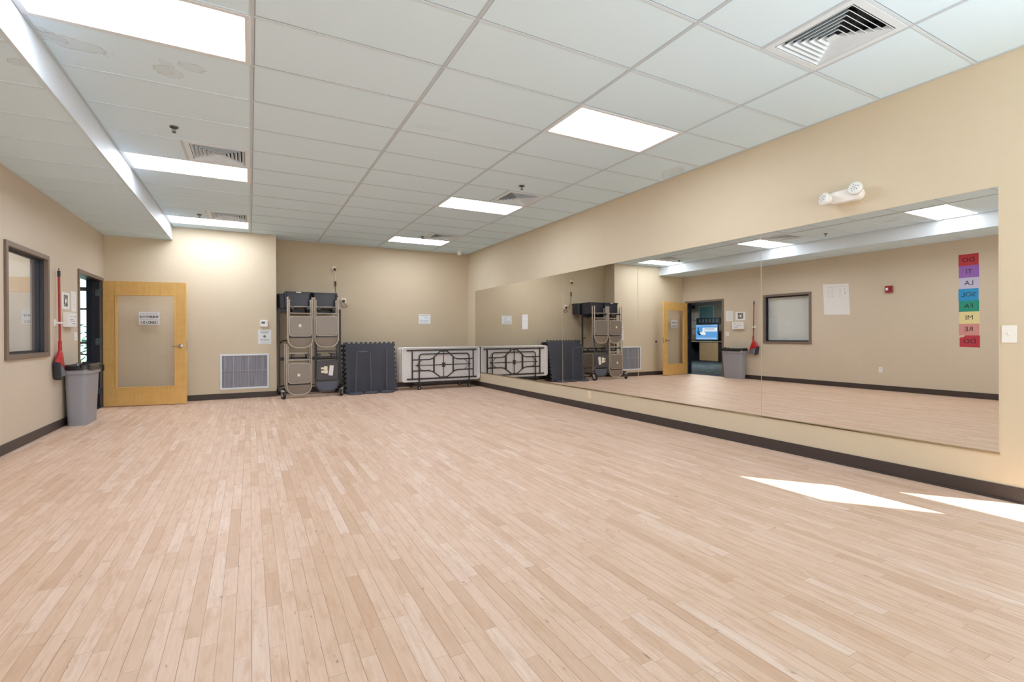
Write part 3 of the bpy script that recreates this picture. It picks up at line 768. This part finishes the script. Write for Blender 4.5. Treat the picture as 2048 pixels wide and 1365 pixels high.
# ------------------------------------------------------------------ foam mats and stands
def mat_outline(s=.5, nt=11, d=.03):
    pts = []
    step = 2 * s / nt
    def side(k):
        o = []
        for i in range(nt):
            a = -s + step * i
            o += [(a + step * .06, 0), (a + step * .12, 0), (a + step * .04, d), (a + step * .60, d), (a + step * .52, 0)]
        return o
    for q in range(4):
        for a, e in side(q):
            x, y = a, -(s - d) - e
            c_, s_ = cos(q * pi / 2), sin(q * pi / 2)
            pts.append((x * c_ - y * s_, x * s_ + y * c_))
    return pts
mo = mat_outline(.52)
mo = [(x, z + .52) for x, z in mo]
mth = .034
mm = MB().prism(mo, 'y', -mth / 2, mth / 2)
lean = R(11.5)
mats = []
for k in range(9):
    off = -.035 if k in (3, 4, 5, 6, 7) else (.01 if k % 2 else 0)
    zo = 0
    if k == 0: L = 'front black interlocking foam mat of the stack leaning in the alcove'
    elif k == 3: L = 'black interlocking foam mat shifted left in the stack, its teeth showing beside the rack'
    elif k == 8: L = 'rearmost black interlocking foam mat of the stack, against the alcove wall'
    else: L = 'black interlocking foam mat pressed in the middle of the leaning stack'
    if k == 0: o = mm.build('foam_mat', M['foam']); src = o
    else: o = src.copy(); C.objects.link(o); o.scale = (.95, 1, .95)
    tag(o, L, 'mat', 'interlocking foam mats leaning in a stack')
    o.location = (2.185 + off, 10.115 + k * (mth + .001) / cos(lean), .005); o.rotation_euler = (-lean, 0, 0)
proto = None
for (x, y, tl, hgt), L in zip(((1.835, 9.985, R(2.2), .86), (2.145, 10.0, R(-1.2), .875), (2.455, 10.0, R(-.3), .875)),
        ('leftmost black post on a round base before the mats, with a collar on top', 'black post on a round base, middle of three before the mats', 'black post on a round base, rightmost of three before the mats')):
    t = thing('floor_stand', L, 'stand', (x, y, 0), 0, 'black posts standing before the foam mats')
    MB().lathe([(.001, 0), (.15, 0), (.155, .012), (.15, .035), (.11, .04), (.04, .05), (.001, .05)], 28).build('base', M['stand'], t, smooth=True)
    tx = hgt * math.tan(tl)
    MB().tube([(0, 0, .045), (tx, 0, hgt)], .021, 12).build('pole', M['stand'], t, smooth=True)
    MB().tube([(tx, 0, hgt - .002), (tx * 1.01, 0, hgt + .012)], .018, 12).build('end_cap', M['black_plastic'], t, smooth=True)
    if tl > R(2):
        MB().tube([(tx * .86, 0, hgt - .11), (tx, 0, hgt - .005)], .0275, 12).build('collar', M['stand'], t, smooth=True)
        MB().tube([(tx + .03, .0, hgt - .03), (tx + .20, .03, hgt - .025)], .016, 10).build('arm', M['stand'], t, smooth=True)

# ------------------------------------------------------------------ folding tables and cart
def speckle():
    t = NT('white speckled table plastic'); co = t.coord()
    v = t.n('ShaderNodeTexVoronoi'); v.inputs['Scale'].default_value = 62; t.l(co, v.inputs['Vector']); v.inputs['Randomness'].default_value = .25
    f = t.math('LESS_THAN', v.outputs['Distance'], .33)
    col = t.mix(t.math('MULTIPLY', f, .8), rgb(228, 224, 222), rgb(140, 136, 136))
    t.bsdf(col, .5, 0, .3); return t.m
M['speckle'] = speckle()
TW, THh = 1.80, .735
def make_table():
    t = thing('folding_table', '', 'table', group='folding tables stacked on edge on the cart')
    m = MB(); m.prism(rrect(-TW / 2, 0, TW / 2, THh, .06, 6), 'y', -.008, .02)
    m.build('tabletop', M['speckle'], t, bevel=.005)
    def lip(r): return rrect(-TW / 2 + r, r, TW / 2 - r, THh - r, .06 - r * .6, 6)
    m = MB(); m.loft([[(x, y, z) for x, z in lip(r)] for r, y in ((0, .016), (0, -.02), (.006, -.024), (.018, -.024), (.022, -.02), (.022, .0))], False)
    m.build('edge_lip', M['table_edge'], t, smooth=True)
    U = lambda u, v: (-TW / 2 + TW * u, -.028, THh * (1 - v))
    for v in (.085, .915): 
        a, b = U(.06, v), U(.95, v); MB().box(a[0], -.034, a[2] - .016, b[0], -.008, a[2] + .016).build('side_rail', M['brown_metal'], t, bevel=.003)
    for s in (0, 1):
        f = (lambda u: u) if s == 0 else (lambda u: 1.03 - u)
        m = MB(); m.tube([U(f(.125), .09), U(f(.125), .91)], .014, 8)
        m.tube([U(f(.125), .36), U(f(.33), .36), U(f(.375), .33), U(f(.465), .13), U(f(.475), .1)], .013, 8)
        m.tube([U(f(.125), .68), U(f(.33), .68), U(f(.375), .71), U(f(.465), .87), U(f(.475), .9)], .013, 8)
        m.tube([U(f(.392), .29), U(f(.392), .74)], .017, 8)
        m.build('leg', M['brown_metal'], t, smooth=True)
        m = MB(); m.tube([U(f(.16), .52), U(f(.515), .52)], .009, 6); m.tube([U(f(.175), .52), U(f(.24), .38)], .006, 6); m.tube([U(f(.175), .52), U(f(.24), .66)], .006, 6)
        m.build('brace', M['brown_metal'], t, smooth=True)
    MB().tube([U(.515, .09), U(.515, .91)], .008, 6).build('centre_rod', M['brown_metal'], t, smooth=True)
    MB().cbox(U(.515, .48), (.075, .02, .03)).cbox(U(.515, .565), (.075, .02, .03)).cbox(U(.515, .52), (.03, .02, .05)).build('latch', M['brown_metal'], t, bevel=.004)
    m = MB(); m.cbox(U(.515, .105), (.2, .022, .04)); m.cbox(U(.515, .895), (.2, .022, .04)); m.build('bracket', M['brown_metal'], t, bevel=.004)
    return t
tb = make_table()
for k in range(4):
    o = tb if k == 0 else copy_tree(tb)
    o.location = (3.698 - .012 * k, 10.135 + k * .069, .168 + .002 * (k % 2))
    o['label'] = 'white folding table on its edge, front of the stack, legs folded toward the room' if k == 0 else 'white folding table on its edge, standing behind the front table on the cart'
ct = thing('table_cart', 'black wheeled cart carrying the folding tables in the far corner', 'cart', (3.74, 10.40, 0))
hx = .575
for y, nm in ((-.325, 'front_hoop'), (.30, 'rear_hoop')):
    pts = [(-hx, y, .10), (-hx, y, .68)]
    for k in range(1, 7): a = pi - pi / 2 * k / 6; pts.append((-hx + .07 + .07 * cos(a), y, .69 + .07 * sin(a)))
    for k in range(0, 7): a = pi / 2 - pi / 2 * k / 6; pts.append((hx - .07 + .07 * cos(a), y, .69 + .07 * sin(a)))
    pts += [(hx, y, .10)]
    MB().tube(pts, .0135, 8).build(nm, M['dark_metal'], ct, smooth=True)
m = MB(); m.box(-hx - .1, -.31, .125, hx + .1, -.27, .16); m.box(-hx - .1, .26, .125, hx + .1, .30, .16)
for x in (-hx, 0, hx): m.box(x - .02, -.27, .125, x + .02, .26, .16)
m.build('base_frame', M['dark_metal'], ct, bevel=.003)
for sx in (-1, 1):
    MB().box(sx * .40 - .11, -.335, .13, sx * .40 + .11, -.312, .155).build('corner_plate', M['dark_metal'], ct, bevel=.003)
    for y in (-.315, .27):
        o = MB(); o.box(-.02, -.012, .09, .02, .012, .125); o.box(-.024, -.012, .03, -.018, .012, .10); o.box(.018, -.012, .03, .024, .012, .10)
        o = o.build('caster', M['dark_metal'], ct, loc=(sx * hx, y, 0))
        MB().lathe([(.001, -.016), (.04, -.016), (.042, -.01), (.042, .01), (.04, .016), (.001, .016)], 18, (0, 0, .042), 'y').build('wheel', M['rubber'], o, smooth=True)
        MB().lathe([(.001, -.018), (.01, -.018), (.01, .018), (.001, .018)], 10, (0, 0, .042), 'y').build('hub', M['white_plastic'], o)

# ------------------------------------------------------------------ left wall: broom, can, papers
t = thing('broom', 'red angled broom hanging on the left wall beside the window', 'broom', (XL + .045, 8.07, 0), FACE_L)
MB().tube([(.0, .0, 1.08), (-.012, 0, 1.5), (-.022, 0, 1.92)], .0125, 10).build('handle', M['red_handle'], t, smooth=True)
m = MB().tube([(-.022, 0, 1.91), (-.0235, 0, 1.985)], .0155, 10); m.tube([(-.0235, 0, 1.985), (-.032, 0, 2.0), (-.0235, 0, 2.016), (-.014, 0, 2.0)], .004, 6, True); m.build('hanging_cap', M['black_plastic'], t, smooth=True)
MB().tube([(.002, 0, .955), (.0, 0, 1.11)], .019, 12).build('socket', M['red'], t, smooth=True)
def ell(cx, cz, w, d, n=16, sh=0): return [(cx + w * cos(2 * pi * k / n), d * sin(2 * pi * k / n), cz + sh * cos(2 * pi * k / n)) for k in range(n)]
MB().loft([ell(0, .985, .022, .02), ell(-.005, .955, .045, .028, sh=-.01), ell(-.012, .90, .085, .034, sh=-.02), ell(-.018, .83, .125, .037, sh=-.045), ell(-.02, .79, .135, .037, sh=-.06)]).build('head', M['red'], t, smooth=True)
MB().loft([ell(-.02, .80, .128, .032, sh=-.06), ell(.01, .70, .125, .034, sh=-.02), ell(.02, .665, .12, .034, sh=-.0)]).build('bristles', M['bristle'], t, smooth=True)
MB().loft([[(x, y, z + (x + .1) * -.35) for x, y, z in [(a - .11 + q, b_, c_) for a, b_ in rrect(-.045, -.033, .035, .033, .02, 3)]] for q, c_ in ((0, .83), (.02, .72), (.03, .64))]).build('dark_bristles', M['bristle_dark'], t, smooth=True)
t = thing('broom_holder', 'small white clip on the left wall gripping the broom handle', 'holder', (XL, 8.055, 1.335), FACE_L)
MB().box(-.03, -.012, -.045, .03, .0008, .045).build('back_plate', M['white_plastic'], t, bevel=.004)
MB().box(-.028, -.065, -.012, -.016, -.01, .012).box(.024, -.065, -.012, .036, -.01, .012).box(-.028, -.072, -.012, .036, -.062, .012).build('clip', M['white_plastic'], t, bevel=.003)

t = thing('trash_can', 'tall slim grey trash can against the left wall by the doorway', 'trash can', (XL, 8.545, 0), FACE_L)
def cr(x0, x1, y0, y1, z, r=.05): return [(x, y, z) for x, y in rrect(x0, y0, x1, y1, r, 4)]
m = MB().loft([cr(-.272, .27, -.245, -.05, 0, .055), cr(-.295, .298, -.272, -.03, .68, .06), cr(-.285, .288, -.262, -.04, .68, .055), cr(-.262, .26, -.235, -.06, .02, .05)])
m.build('body', M['trash'], t, smooth=True)
m = MB().loft([cr(-.294, .297, -.271, -.031, .665, .06), cr(-.308, .311, -.285, -.018, .67, .06), cr(-.312, .315, -.289, -.014, .745, .06), cr(-.296, .299, -.272, -.03, .745, .055), cr(-.29, .293, -.267, -.035, .68, .055)], False)
m.build('rim', M['trash'], t, bevel=.003)
t = thing('bin_liner', 'crumpled black bin liner hanging over the rim of the grey trash can', 'bag', (XL, 8.545, 0), FACE_L)
def lring(g, z, amp, za, ph=0):
    o = []; base_ = rrect(-.312 - g, -.289 - g, .315 + g, -.014 + min(g, .008), .06, 9); n = len(base_)
    for k, (x, y) in enumerate(base_):
        a = 2 * pi * k / n; w_ = sin(a * 7 + ph) * .5 + sin(a * 13 + 1.3 * ph) * .3 + random.uniform(-.2, .2)
        sag = max(0, 1 - (x / .29) ** 2) if y < -.26 else 0
        o.append((x + amp * w_ * .6, min(y + amp * w_, -.004), z + za * (w_ - .3) - sag * (.065 if z < .74 else (.02 if z < .76 else 0))))
    return o
MB().loft([lring(-.06, .66, .004, .01, .5), lring(-.03, .765, .008, .016, 1), lring(-.010, .80, .006, .02, 1.5), lring(.004, .785, .004, .014, 2), lring(.005, .738, .003, .010, 2.6), lring(.0055, .733, .003, .010, 2.6)], False).build('folded_edge', M['bag'], t, smooth=True)
m = MB()
for q in range(5):
    a = -.30 + .02 * q
    m.tube([(.24 + .02 * q, -.285 - .004 * q, .765), (.28 + .012 * q, -.30, .775 - .006 * q), (.31 + .004 * q, -.302, .74 - .012 * q), (.318, -.298, .70 - .006 * q)], .013, 6)
m.tube([(-.30, -.20, .755), (-.325, -.215, .77), (-.345, -.21, .80)], .012, 6)
m.build('loose_gathers', M['bag'], t, smooth=True)

t = thing('poster', 'white sheet with a dark mottled picture, above the dispenser on the left wall', 'poster', (XL, 8.475, 1.635), FACE_L)
MB().box(-.145, -.002, -.108, .145, .0008, .108).build('sheet', M['paper'], t)
def pic():
    tt = NT('dark mottled print'); co = tt.coord(); n = tt.noise(co, 26, 3, .6)
    tt.bsdf(tt.ramp(n, [(.42, rgb(58, 54, 52)), (.5, rgb(120, 114, 106)), (.6, rgb(176, 168, 156))]), .8); return tt.m
MB().box(-.085, -.0028, -.075, .075, -.0021, .08).build('picture', pic(), t)
MB().lathe([(.018, -.003), (.03, -.003), (.03, -.0033), (.018, -.0033)], 18, (-.01, 0, .0), 'y').build('picture_ring', M['paper'], t)
t = thing('notice', 'white portrait notice beside the door frame on the left wall', 'notice', (XL, 8.805, 1.645), FACE_L)
MB().box(-.108, -.002, -.138, .108, .0008, .138).build('sheet', M['paper'], t)
lines('printed_lines', [(-.07, .07, .10, .006)] + [(-.08, .05 + .03 * (k % 2), .07 - .022 * k, .004) for k in range(8)], M['faint_ink'], t, -.0026)
t = thing('paper_dispenser', 'white box dispenser with a printed label on the left wall beside the broom', 'dispenser', (XL, 8.52, 1.385), FACE_L)
MB().box(-.17, -.06, -.098, .17, .0008, .098).build('case', M['white_plastic'], t, bevel=.008)
MB().box(-.135, -.0615, -.07, .135, -.0605, .075).build('label_panel', M['paper'], t)
m = lines('printed_lines', [(-.11, .03, .0, .008), (-.11, .09, -.02, .006), (-.02, .1, -.055, .012), (-.11, .0, .04, .006)], M['ink'], t, -.062)
MB().lathe([(.001, -.062), (.014, -.062), (.014, -.0622), (.001, -.0622)], 14, (.085, 0, .045), 'y').build('printed_emblem', M['ink'], t)
t = thing('light_switch', 'white light switch plate below the dispenser, beside the door frame', 'switch', (XL, 8.875, 1.165), FACE_L)
MB().prism(rrect(-.058, -.058, .058, .058, .005), 'y', -.006, .0008).build('plate', M['white_plastic'], t, bevel=.002)
for x in (-.023, .023): MB().box(x - .005, -.016, -.008, x + .005, -.005, .01).build('toggle', M['white_plastic'], t, bevel=.002)

# ------------------------------------------------------------------ left wall: things the mirror shows
cards = [('DO', (176, 52, 62), 'red'), ('TI', (140, 96, 172), 'purple'), ('LA', (190, 186, 212), 'pale lavender'), ('SOL', (40, 140, 196), 'bright blue'), ('FA', (38, 138, 116), 'green'), ('MI', (222, 208, 150), 'pale yellow'), ('RE', (204, 140, 134), 'salmon pink'), ('DO', (176, 52, 66), 'red')]
zc = 2.472
for k, (s, c, nm) in enumerate(cards):
    pos = ', topmost of the column' if k == 0 else (', lowest of the column' if k == 7 else '')
    t = thing('note_card', '%s paper card lettered %s on the left wall%s' % (nm, s, pos), 'card', (XL, 3.846 + (.004, 0, -.004, .006, .0, -.006, .0, -.01)[k], zc - .207 * k - (.012 if k == 7 else 0)), FACE_L, 'coloured note cards in a column')
    hh = .108
    if k == 7:
        m = MB().prism([(-.14, -hh), (.14, -hh + .008), (.14, hh - .04), (.09, hh - .03), (.06, hh), (-.14, hh)], 'y', -.002, .0008)
    else:
        m = MB().box(-.14, -.002 - .0006 * (k % 2), -hh, .14, .0008, hh)
    m.build('card', pmat(nm + ' card ' + s + str(k), c, .8, var=.03), t)
    text('lettering', s, .115, M['black_ink'], t, 0, 0, -.0035, 0)
t = thing('flip_chart_sheet', 'large tilted white chart sheet with faint writing on the left wall', 'paper', (XL, 6.09, 1.915), FACE_L)
MB().prism([(-.275, -.345), (.255, -.325), (.285, .355), (-.25, .325)], 'y', -.002, .0008).build('sheet', M['paper'], t)
lines('written_lines', [(-.18, .19, .27, .008), (-.18, -.165, .18, .05), (-.19, -.16, .1, .05)] + [(-.1, -.06, .22 - .04 * k, .012) for k in range(5)] + [(.06, .11, .22 - .04 * k, .01) for k in range(5)] + [(.15, .19, .22 - .04 * k, .01) for k in range(5)], M['faint_ink'], t, -.0028)
t = thing('fire_alarm', 'red fire alarm strobe on the left wall beside the coloured cards', 'alarm', (XL, 5.08, 2.05), FACE_L)
MB().prism(rrect(-.06, -.07, .06, .07, .008), 'y', -.045, .0008).build('housing', pmat('dark red alarm plastic', (148, 34, 44), .4), t, bevel=.006)
MB().box(.0, -.06, -.025, .045, -.044, .03).build('strobe_lens', pmat('frosted strobe', (236, 222, 226), .2), t, bevel=.006)
m = MB()
for k in range(5): m.box(-.045, -.0465, -.035 + .016 * k, -.012, -.0445, -.029 + .016 * k)
m.build('sounder_slots', pmat('deep red slot', (90, 16, 24), .6), t)
t = thing('wall_outlet', 'white power outlet low on the left wall below the fire alarm', 'outlet', (XL, 5.235, .42), FACE_L)
MB().prism(rrect(-.035, -.057, .035, .057, .005), 'y', -.006, .0008).build('plate', M['white_plastic'], t, bevel=.002)
for z in (.022, -.022):
    s = MB().prism(rrect(-.016, z - .014, .016, z + .014, .007), 'y', -.009, -.005).build('socket', M['white_plastic'], t)
    MB().box(-.008, -.0095, z - .003, -.0055, -.0085, z + .007).box(.0055, -.0095, z - .003, .008, -.0085, z + .007).build('slot', M['black_ink'], s)

# ------------------------------------------------------------------ lobby beyond the open door
HX0, HX1, HY0, HY1, HZ = -8.3, XL - T, 8.4, 16.5, 2.75
def carpet():
    t = NT('dark patterned carpet'); co = t.coord(); n = t.noise(co, 3, 4, .7); n2 = t.noise(co, 60, 2)
    col = t.ramp(n, [(.35, rgb(44, 52, 64)), (.5, rgb(60, 74, 84)), (.62, rgb(78, 96, 96)), (.75, rgb(58, 62, 78))])
    t.bsdf(t.mix(t.math('MULTIPLY', n2, .4), col, rgb(36, 40, 52)), .9, 0, .1); return t.m
M['slate'] = pmat('slate blue wall paint', (62, 68, 86), .6)
M['lobby_wall'] = pmat('grey tan lobby paint', (128, 124, 116), .6)
struct(MB().box(HX0 - .2, HY0, -.1, XL, HY1 + .2, 0).build('floor.001', carpet()))
struct(MB().box(HX0 - .2, HY0 - .2, HZ, HX1, HY1 + .2, HZ + .1).build('ceiling.002', M['soffit']))
struct(MB().box(HX0 - .2, HY0 - .2, 0, HX0, HY1 + .2, HZ).build('wall_lobby', M['lobby_wall']))
struct(MB().box(HX0, HY0 - .2, 0, HX1, HY0, HZ).build('wall_lobby_near', M['slate']))
struct(MB().box(HX1, YD + T, 0, HX1 + T, HY1 + .2, HZ).build('wall_lobby_right', M['slate']))
struct(MB().box(HX0, HY1, 0, -5.6, HY1 + .2, HZ).build('wall_lobby_far', M['slate']))
w = struct(bpy.data.objects.new('window_5', None)); C.objects.link(w); w.location = (-3.97, HY1 + .1, 0)
w['label'] = 'tall daylit glazed wall with dark mullions seen through the doorway'
m = MB()
for z, q in ((.03, .03), (.7, .02), (1.0, .025), (1.89, .025), (2.41, .05), (2.72, .03)): m.box(-1.63, -.05, z - q, 1.63, .05, z + q)
for x in (-1.6, -.8, .0, .8, 1.6): m.box(x - .025, -.05, 0, x + .025, .05, HZ)
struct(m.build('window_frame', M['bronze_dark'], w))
struct(MB().quad((-1.63, 0, 0), (1.63, 0, 0), (1.63, 0, HZ), (-1.63, 0, HZ)).build('window_pane', glass_mat('blue tinted glass', (.72, .9, .95, 1)), w))
# outdoors behind the glazing
struct(MB().box(-14, HY1 + .3, -.15, 6, 34, -.05).build('ground', pmat('sunlit paving and grass', (150, 165, 130), .9, var=.2, scale=.8)))
def hedge(x, y, w, h, L):
    t = thing('hedge', L, 'hedge', (x, y, -.05), 0, 'hedges outside the lobby window')
    m = MB(); rnd = random.Random(x)
    for k in range(260):
        px, py, pz = rnd.uniform(-w, w), rnd.uniform(-.4, .4), rnd.uniform(.02, h); r = rnd.uniform(.08, .2)
        a = rnd.uniform(0, 6.28); b = rnd.uniform(-1, 1)
        u = Vector((cos(a), sin(a) * .6, b)).normalized() * r; v = Vector((-sin(a), cos(a), rnd.uniform(-.5, 1))).normalized() * r * .6
        P = Vector((px, py, pz)); m.quad(P - u, P - v, P + u, P + v)
    m.build('foliage', pmat('hedge leaves', (74, 112, 84), .7, var=.35, scale=3), t)
    MB().tube([(0, 0, 0), (.02, 0, h * .7)], .04, 6).build('stem', pmat('hedge stem', (80, 64, 50), .8), t)
hedge(-5.6, 22, 1.7, 1.7, 'green hedge outside the far glazing, seen through the doorway')

t = thing('television', 'wall television showing a blue and white slide, seen in the mirror through the doorway', 'television', (-7.72, 14.21, 1.245), FACE_L)
MB().prism(rrect(-.58, -.335, .58, .335, .012), 'y', -.05, 0).build('bezel', M['black_plastic'], t, bevel=.004)
sc = MB().box(-.555, -.052, -.31, .555, -.0505, .31).build('screen', emat('blue lit slide', (92, 158, 226), 1.1), t)
for x0, x1, z0, z1, c, nm in ((-.54, .54, .255, .30, (150, 190, 240), 'slide_title_bar'), (-.53, .2, .03, .19, (226, 238, 248), 'slide_band'), (-.48, .48, -.275, -.235, (190, 222, 250), 'slide_footer')):
    MB().box(x0, -.0535, z0, x1, -.0525, z1).build(nm, emat(nm, c, 1.15), sc)
lines('slide_text', [(-.3, .3, .268, .018)] + [(-.40, .1, .15 - .035 * k, .014) for k in range(3)] + [(-.42, .42, -.262, .014)], emat('slide ink', (96, 130, 180), .8), sc, -.0545)
MB().lathe([(.001, -.0545), (.075, -.0545), (.075, -.055), (.001, -.055)], 20, (.42, 0, .0), 'y').box(.39, -.055, .05, .45, -.0545, .2).build('slide_bottle_shape', emat('slide dark blue', (36, 96, 150), .9), sc)
MB().prism([(.05, -.12), (.3, -.1), (.34, -.03), (.22, .02), (.17, .1), (.12, .02), (.04, -.02)], 'y', -.0545, -.0538).build('slide_figure_shape', emat('slide white', (236, 242, 248), 1.1), sc)
MB().prism([(.26, -.11), (.36, -.13), (.46, -.06), (.33, -.05)], 'y', -.0552, -.0546).build('slide_figure_shadow', emat('slide navy', (30, 44, 72), .7), sc)
MB().box(-.1, .0, -.1, .1, .10, .1).box(-.03, .1, -.03, .03, .578, .03).build('wall_bracket', M['dark_metal'], t)
t = thing('reception_desk', 'tan fronted reception desk in the lobby below the television', 'desk', (-7.65, 14.3, 0), FACE_L)
MB().box(-.68, -.02, .06, .24, .02, .83).build('front_panel', pmat('tan laminate', (150, 124, 88), .5, var=.1), t)
MB().box(-.72, -.06, .83, .95, .6, .87).build('counter_top', pmat('tan counter laminate', (156, 136, 112), .4), t, bevel=.004)
MB().box(-.68, .0, 0, .24, .03, .06).build('toe_kick', M['black_plastic'], t)
MB().box(.88, .0, 0, .92, .58, .83).box(-.68, .02, 0, -.64, .58, .83).build('side_panel', pmat('dark desk side', (40, 42, 52), .5), t)
MB().box(-.64, .54, 0, .88, .58, .83).build('modesty_panel', pmat('dark desk back', (34, 36, 46), .5), t)
t = thing('wall_board', 'teal board in a pale frame high on the lobby wall', 'board', (HX0, 14.72, 2.12), FACE_L)
MB().box(-.36, -.02, -.25, .36, -.001, .25).build('board', pmat('teal board', (82, 118, 124), .4), t)
m = MB(); m.box(-.38, -.03, -.27, -.36, 0, .27); m.box(.36, -.03, -.27, .38, 0, .27); m.box(-.36, -.03, -.27, .36, 0, -.25); m.box(-.36, -.03, .25, .36, 0, .27)
m.build('frame', pmat('pale board frame', (176, 186, 184), .4), t)
t = thing('wall_display', 'long dark display panel with pale marks above the television', 'display', (HX0, 14.62, 1.74), FACE_L)
MB().box(-.62, -.06, -.13, .62, -.001, .13).build('panel', pmat('dark display', (40, 50, 62), .35), t, bevel=.006)
m = MB()
for k in range(6): m.box(-.52 + .18 * k, -.0625, -.07, -.42 + .18 * k, -.0605, .07)
m.build('pale_marks', pmat('display marks', (104, 120, 132), .5), t)
t = thing('bulletin_board', 'pale bulletin board with pinned papers left of the television in the mirror', 'board', (HX0, 15.45, 1.55), FACE_L)
MB().box(-.32, -.02, -.62, .36, -.001, .62).build('board', pmat('cork board', (188, 160, 132), .8, var=.15), t)
m = MB()
for x, z, a, b in ((-.18, .4, .12, .15), (.12, .42, .13, .14), (-.16, .05, .12, .15), (.13, .06, .14, .16), (-.1, -.3, .13, .1)): m.box(x - a, -.0235, z - b, x + a, -.0205, z + b)
m.build('pinned_papers', pmat('pinned paper', (206, 206, 206), .8), t)
t = thing('wall_speaker', 'small black speaker high on the lobby wall left of the teal board', 'speaker', (HX0, 15.45, 2.38), FACE_L)
MB().box(-.1, -.15, -.08, .1, -.001, .08).build('cabinet', M['black_plastic'], t, bevel=.01)
MB().lathe([(.001, -.15), (.06, -.15), (.06, -.155), (.001, -.158)], 18, (0, 0, 0), 'y').build('cone', M['rubber'], t)

# ------------------------------------------------------------------ light
def area(name, loc, rot, sx, sy, power, col=(1, 1, 1), portal=False):
    l = bpy.data.lights.new(name, 'AREA'); l.shape = 'RECTANGLE'; l.size = sx; l.size_y = sy; l.energy = power; l.color = col
    o = bpy.data.objects.new(name, l); o.location = loc; o.rotation_euler = rot; C.objects.link(o)
    if portal: l.cycles.is_portal = True
    return o
for a, b in wins: area('window_portal', ((a + b) / 2, YB - .25, 1.45), (R(90), 0, 0), b - a, 2.3, 1, portal=True)
area('door_portal', (XR + .25, .8, 1.0), (R(90), 0, R(90)), .8, 2.0, 1, portal=True)
area('lobby_window_portal', (-3.97, HY1 + .3, 1.4), (R(-90), 0, 0), 3.2, 2.7, 1, portal=True)
area('lobby_fill', (-5.2, 12.5, HZ - .03), (0, 0, 0), 1.2, .6, 160, (1, .95, .88))  # unseen area lamp added to brighten the lobby
s = bpy.data.lights.new('sun', 'SUN'); s.energy = 16; s.angle = R(.5); s.color = (1, .97, .92)
so = bpy.data.objects.new('sun', s); C.objects.link(so)
so.rotation_euler = Vector((-.5, .63, -.815)).to_track_quat('-Z', 'Y').to_euler()
wd = bpy.data.worlds.new('sky'); bpy.context.scene.world = wd; wd.use_nodes = True
nt = wd.node_tree; nt.nodes.clear()
wo = nt.nodes.new('ShaderNodeOutputWorld'); bg = nt.nodes.new('ShaderNodeBackground'); tc = nt.nodes.new('ShaderNodeTexCoord')
sx_ = nt.nodes.new('ShaderNodeSeparateXYZ'); rp = nt.nodes.new('ShaderNodeValToRGB')
rp.color_ramp.elements[0].position = .0; rp.color_ramp.elements[0].color = (.95, .97, 1, 1); rp.color_ramp.elements[1].position = .6; rp.color_ramp.elements[1].color = (.62, .8, 1, 1)
nt.links.new(tc.outputs['Generated'], sx_.inputs[0]); nt.links.new(sx_.outputs[2], rp.inputs[0]); nt.links.new(rp.outputs[0], bg.inputs[0])
bg.inputs[1].default_value = 3.6; nt.links.new(bg.outputs[0], wo.inputs[0])

area('ceiling_fill', (3.0, -1.0, 1.75), (R(180 - 38), 0, 0), 1.6, 1.2, 60, (.90, .96, 1))  # unseen fill lamp added behind the camera to brighten the ceiling
# ------------------------------------------------------------------ camera
f_px, yaw, pit, rol, shv = 977.11, .4922, -.0025, -.0041, -9.47
fw = Vector((sin(yaw), cos(yaw), 0)); r0 = Vector((cos(yaw), -sin(yaw), 0)); u0 = Vector((0, 0, 1))
F = fw * cos(pit) + u0 * sin(pit); u2 = u0 * cos(pit) - fw * sin(pit)
Rr = r0 * cos(rol) + u2 * sin(rol); U = u2 * cos(rol) - r0 * sin(rol)
cam = bpy.data.cameras.new('camera'); co = bpy.data.objects.new('camera', cam); C.objects.link(co)
mt = Matrix(((Rr.x, U.x, -F.x, 0), (Rr.y, U.y, -F.y, 0), (Rr.z, U.z, -F.z, HC), (0, 0, 0, 1)))
co.matrix_world = mt
cam.sensor_width = 36; cam.lens = f_px / 2048 * 36; cam.shift_y = shv / 2048; cam.clip_start = .05
bpy.context.scene.camera = co
sc = bpy.context.scene
sc.view_settings.view_transform = 'Standard'; sc.view_settings.look = 'None'; sc.view_settings.exposure = .09; sc.view_settings.gamma = 1.08
sc.cycles.max_bounces = 10; sc.cycles.diffuse_bounces = 6; sc.cycles.glossy_bounces = 5; sc.cycles.transparent_max_bounces = 8
sc.cycles.caustics_reflective = False; sc.cycles.caustics_refractive = False; sc.cycles.sample_clamp_indirect = 4
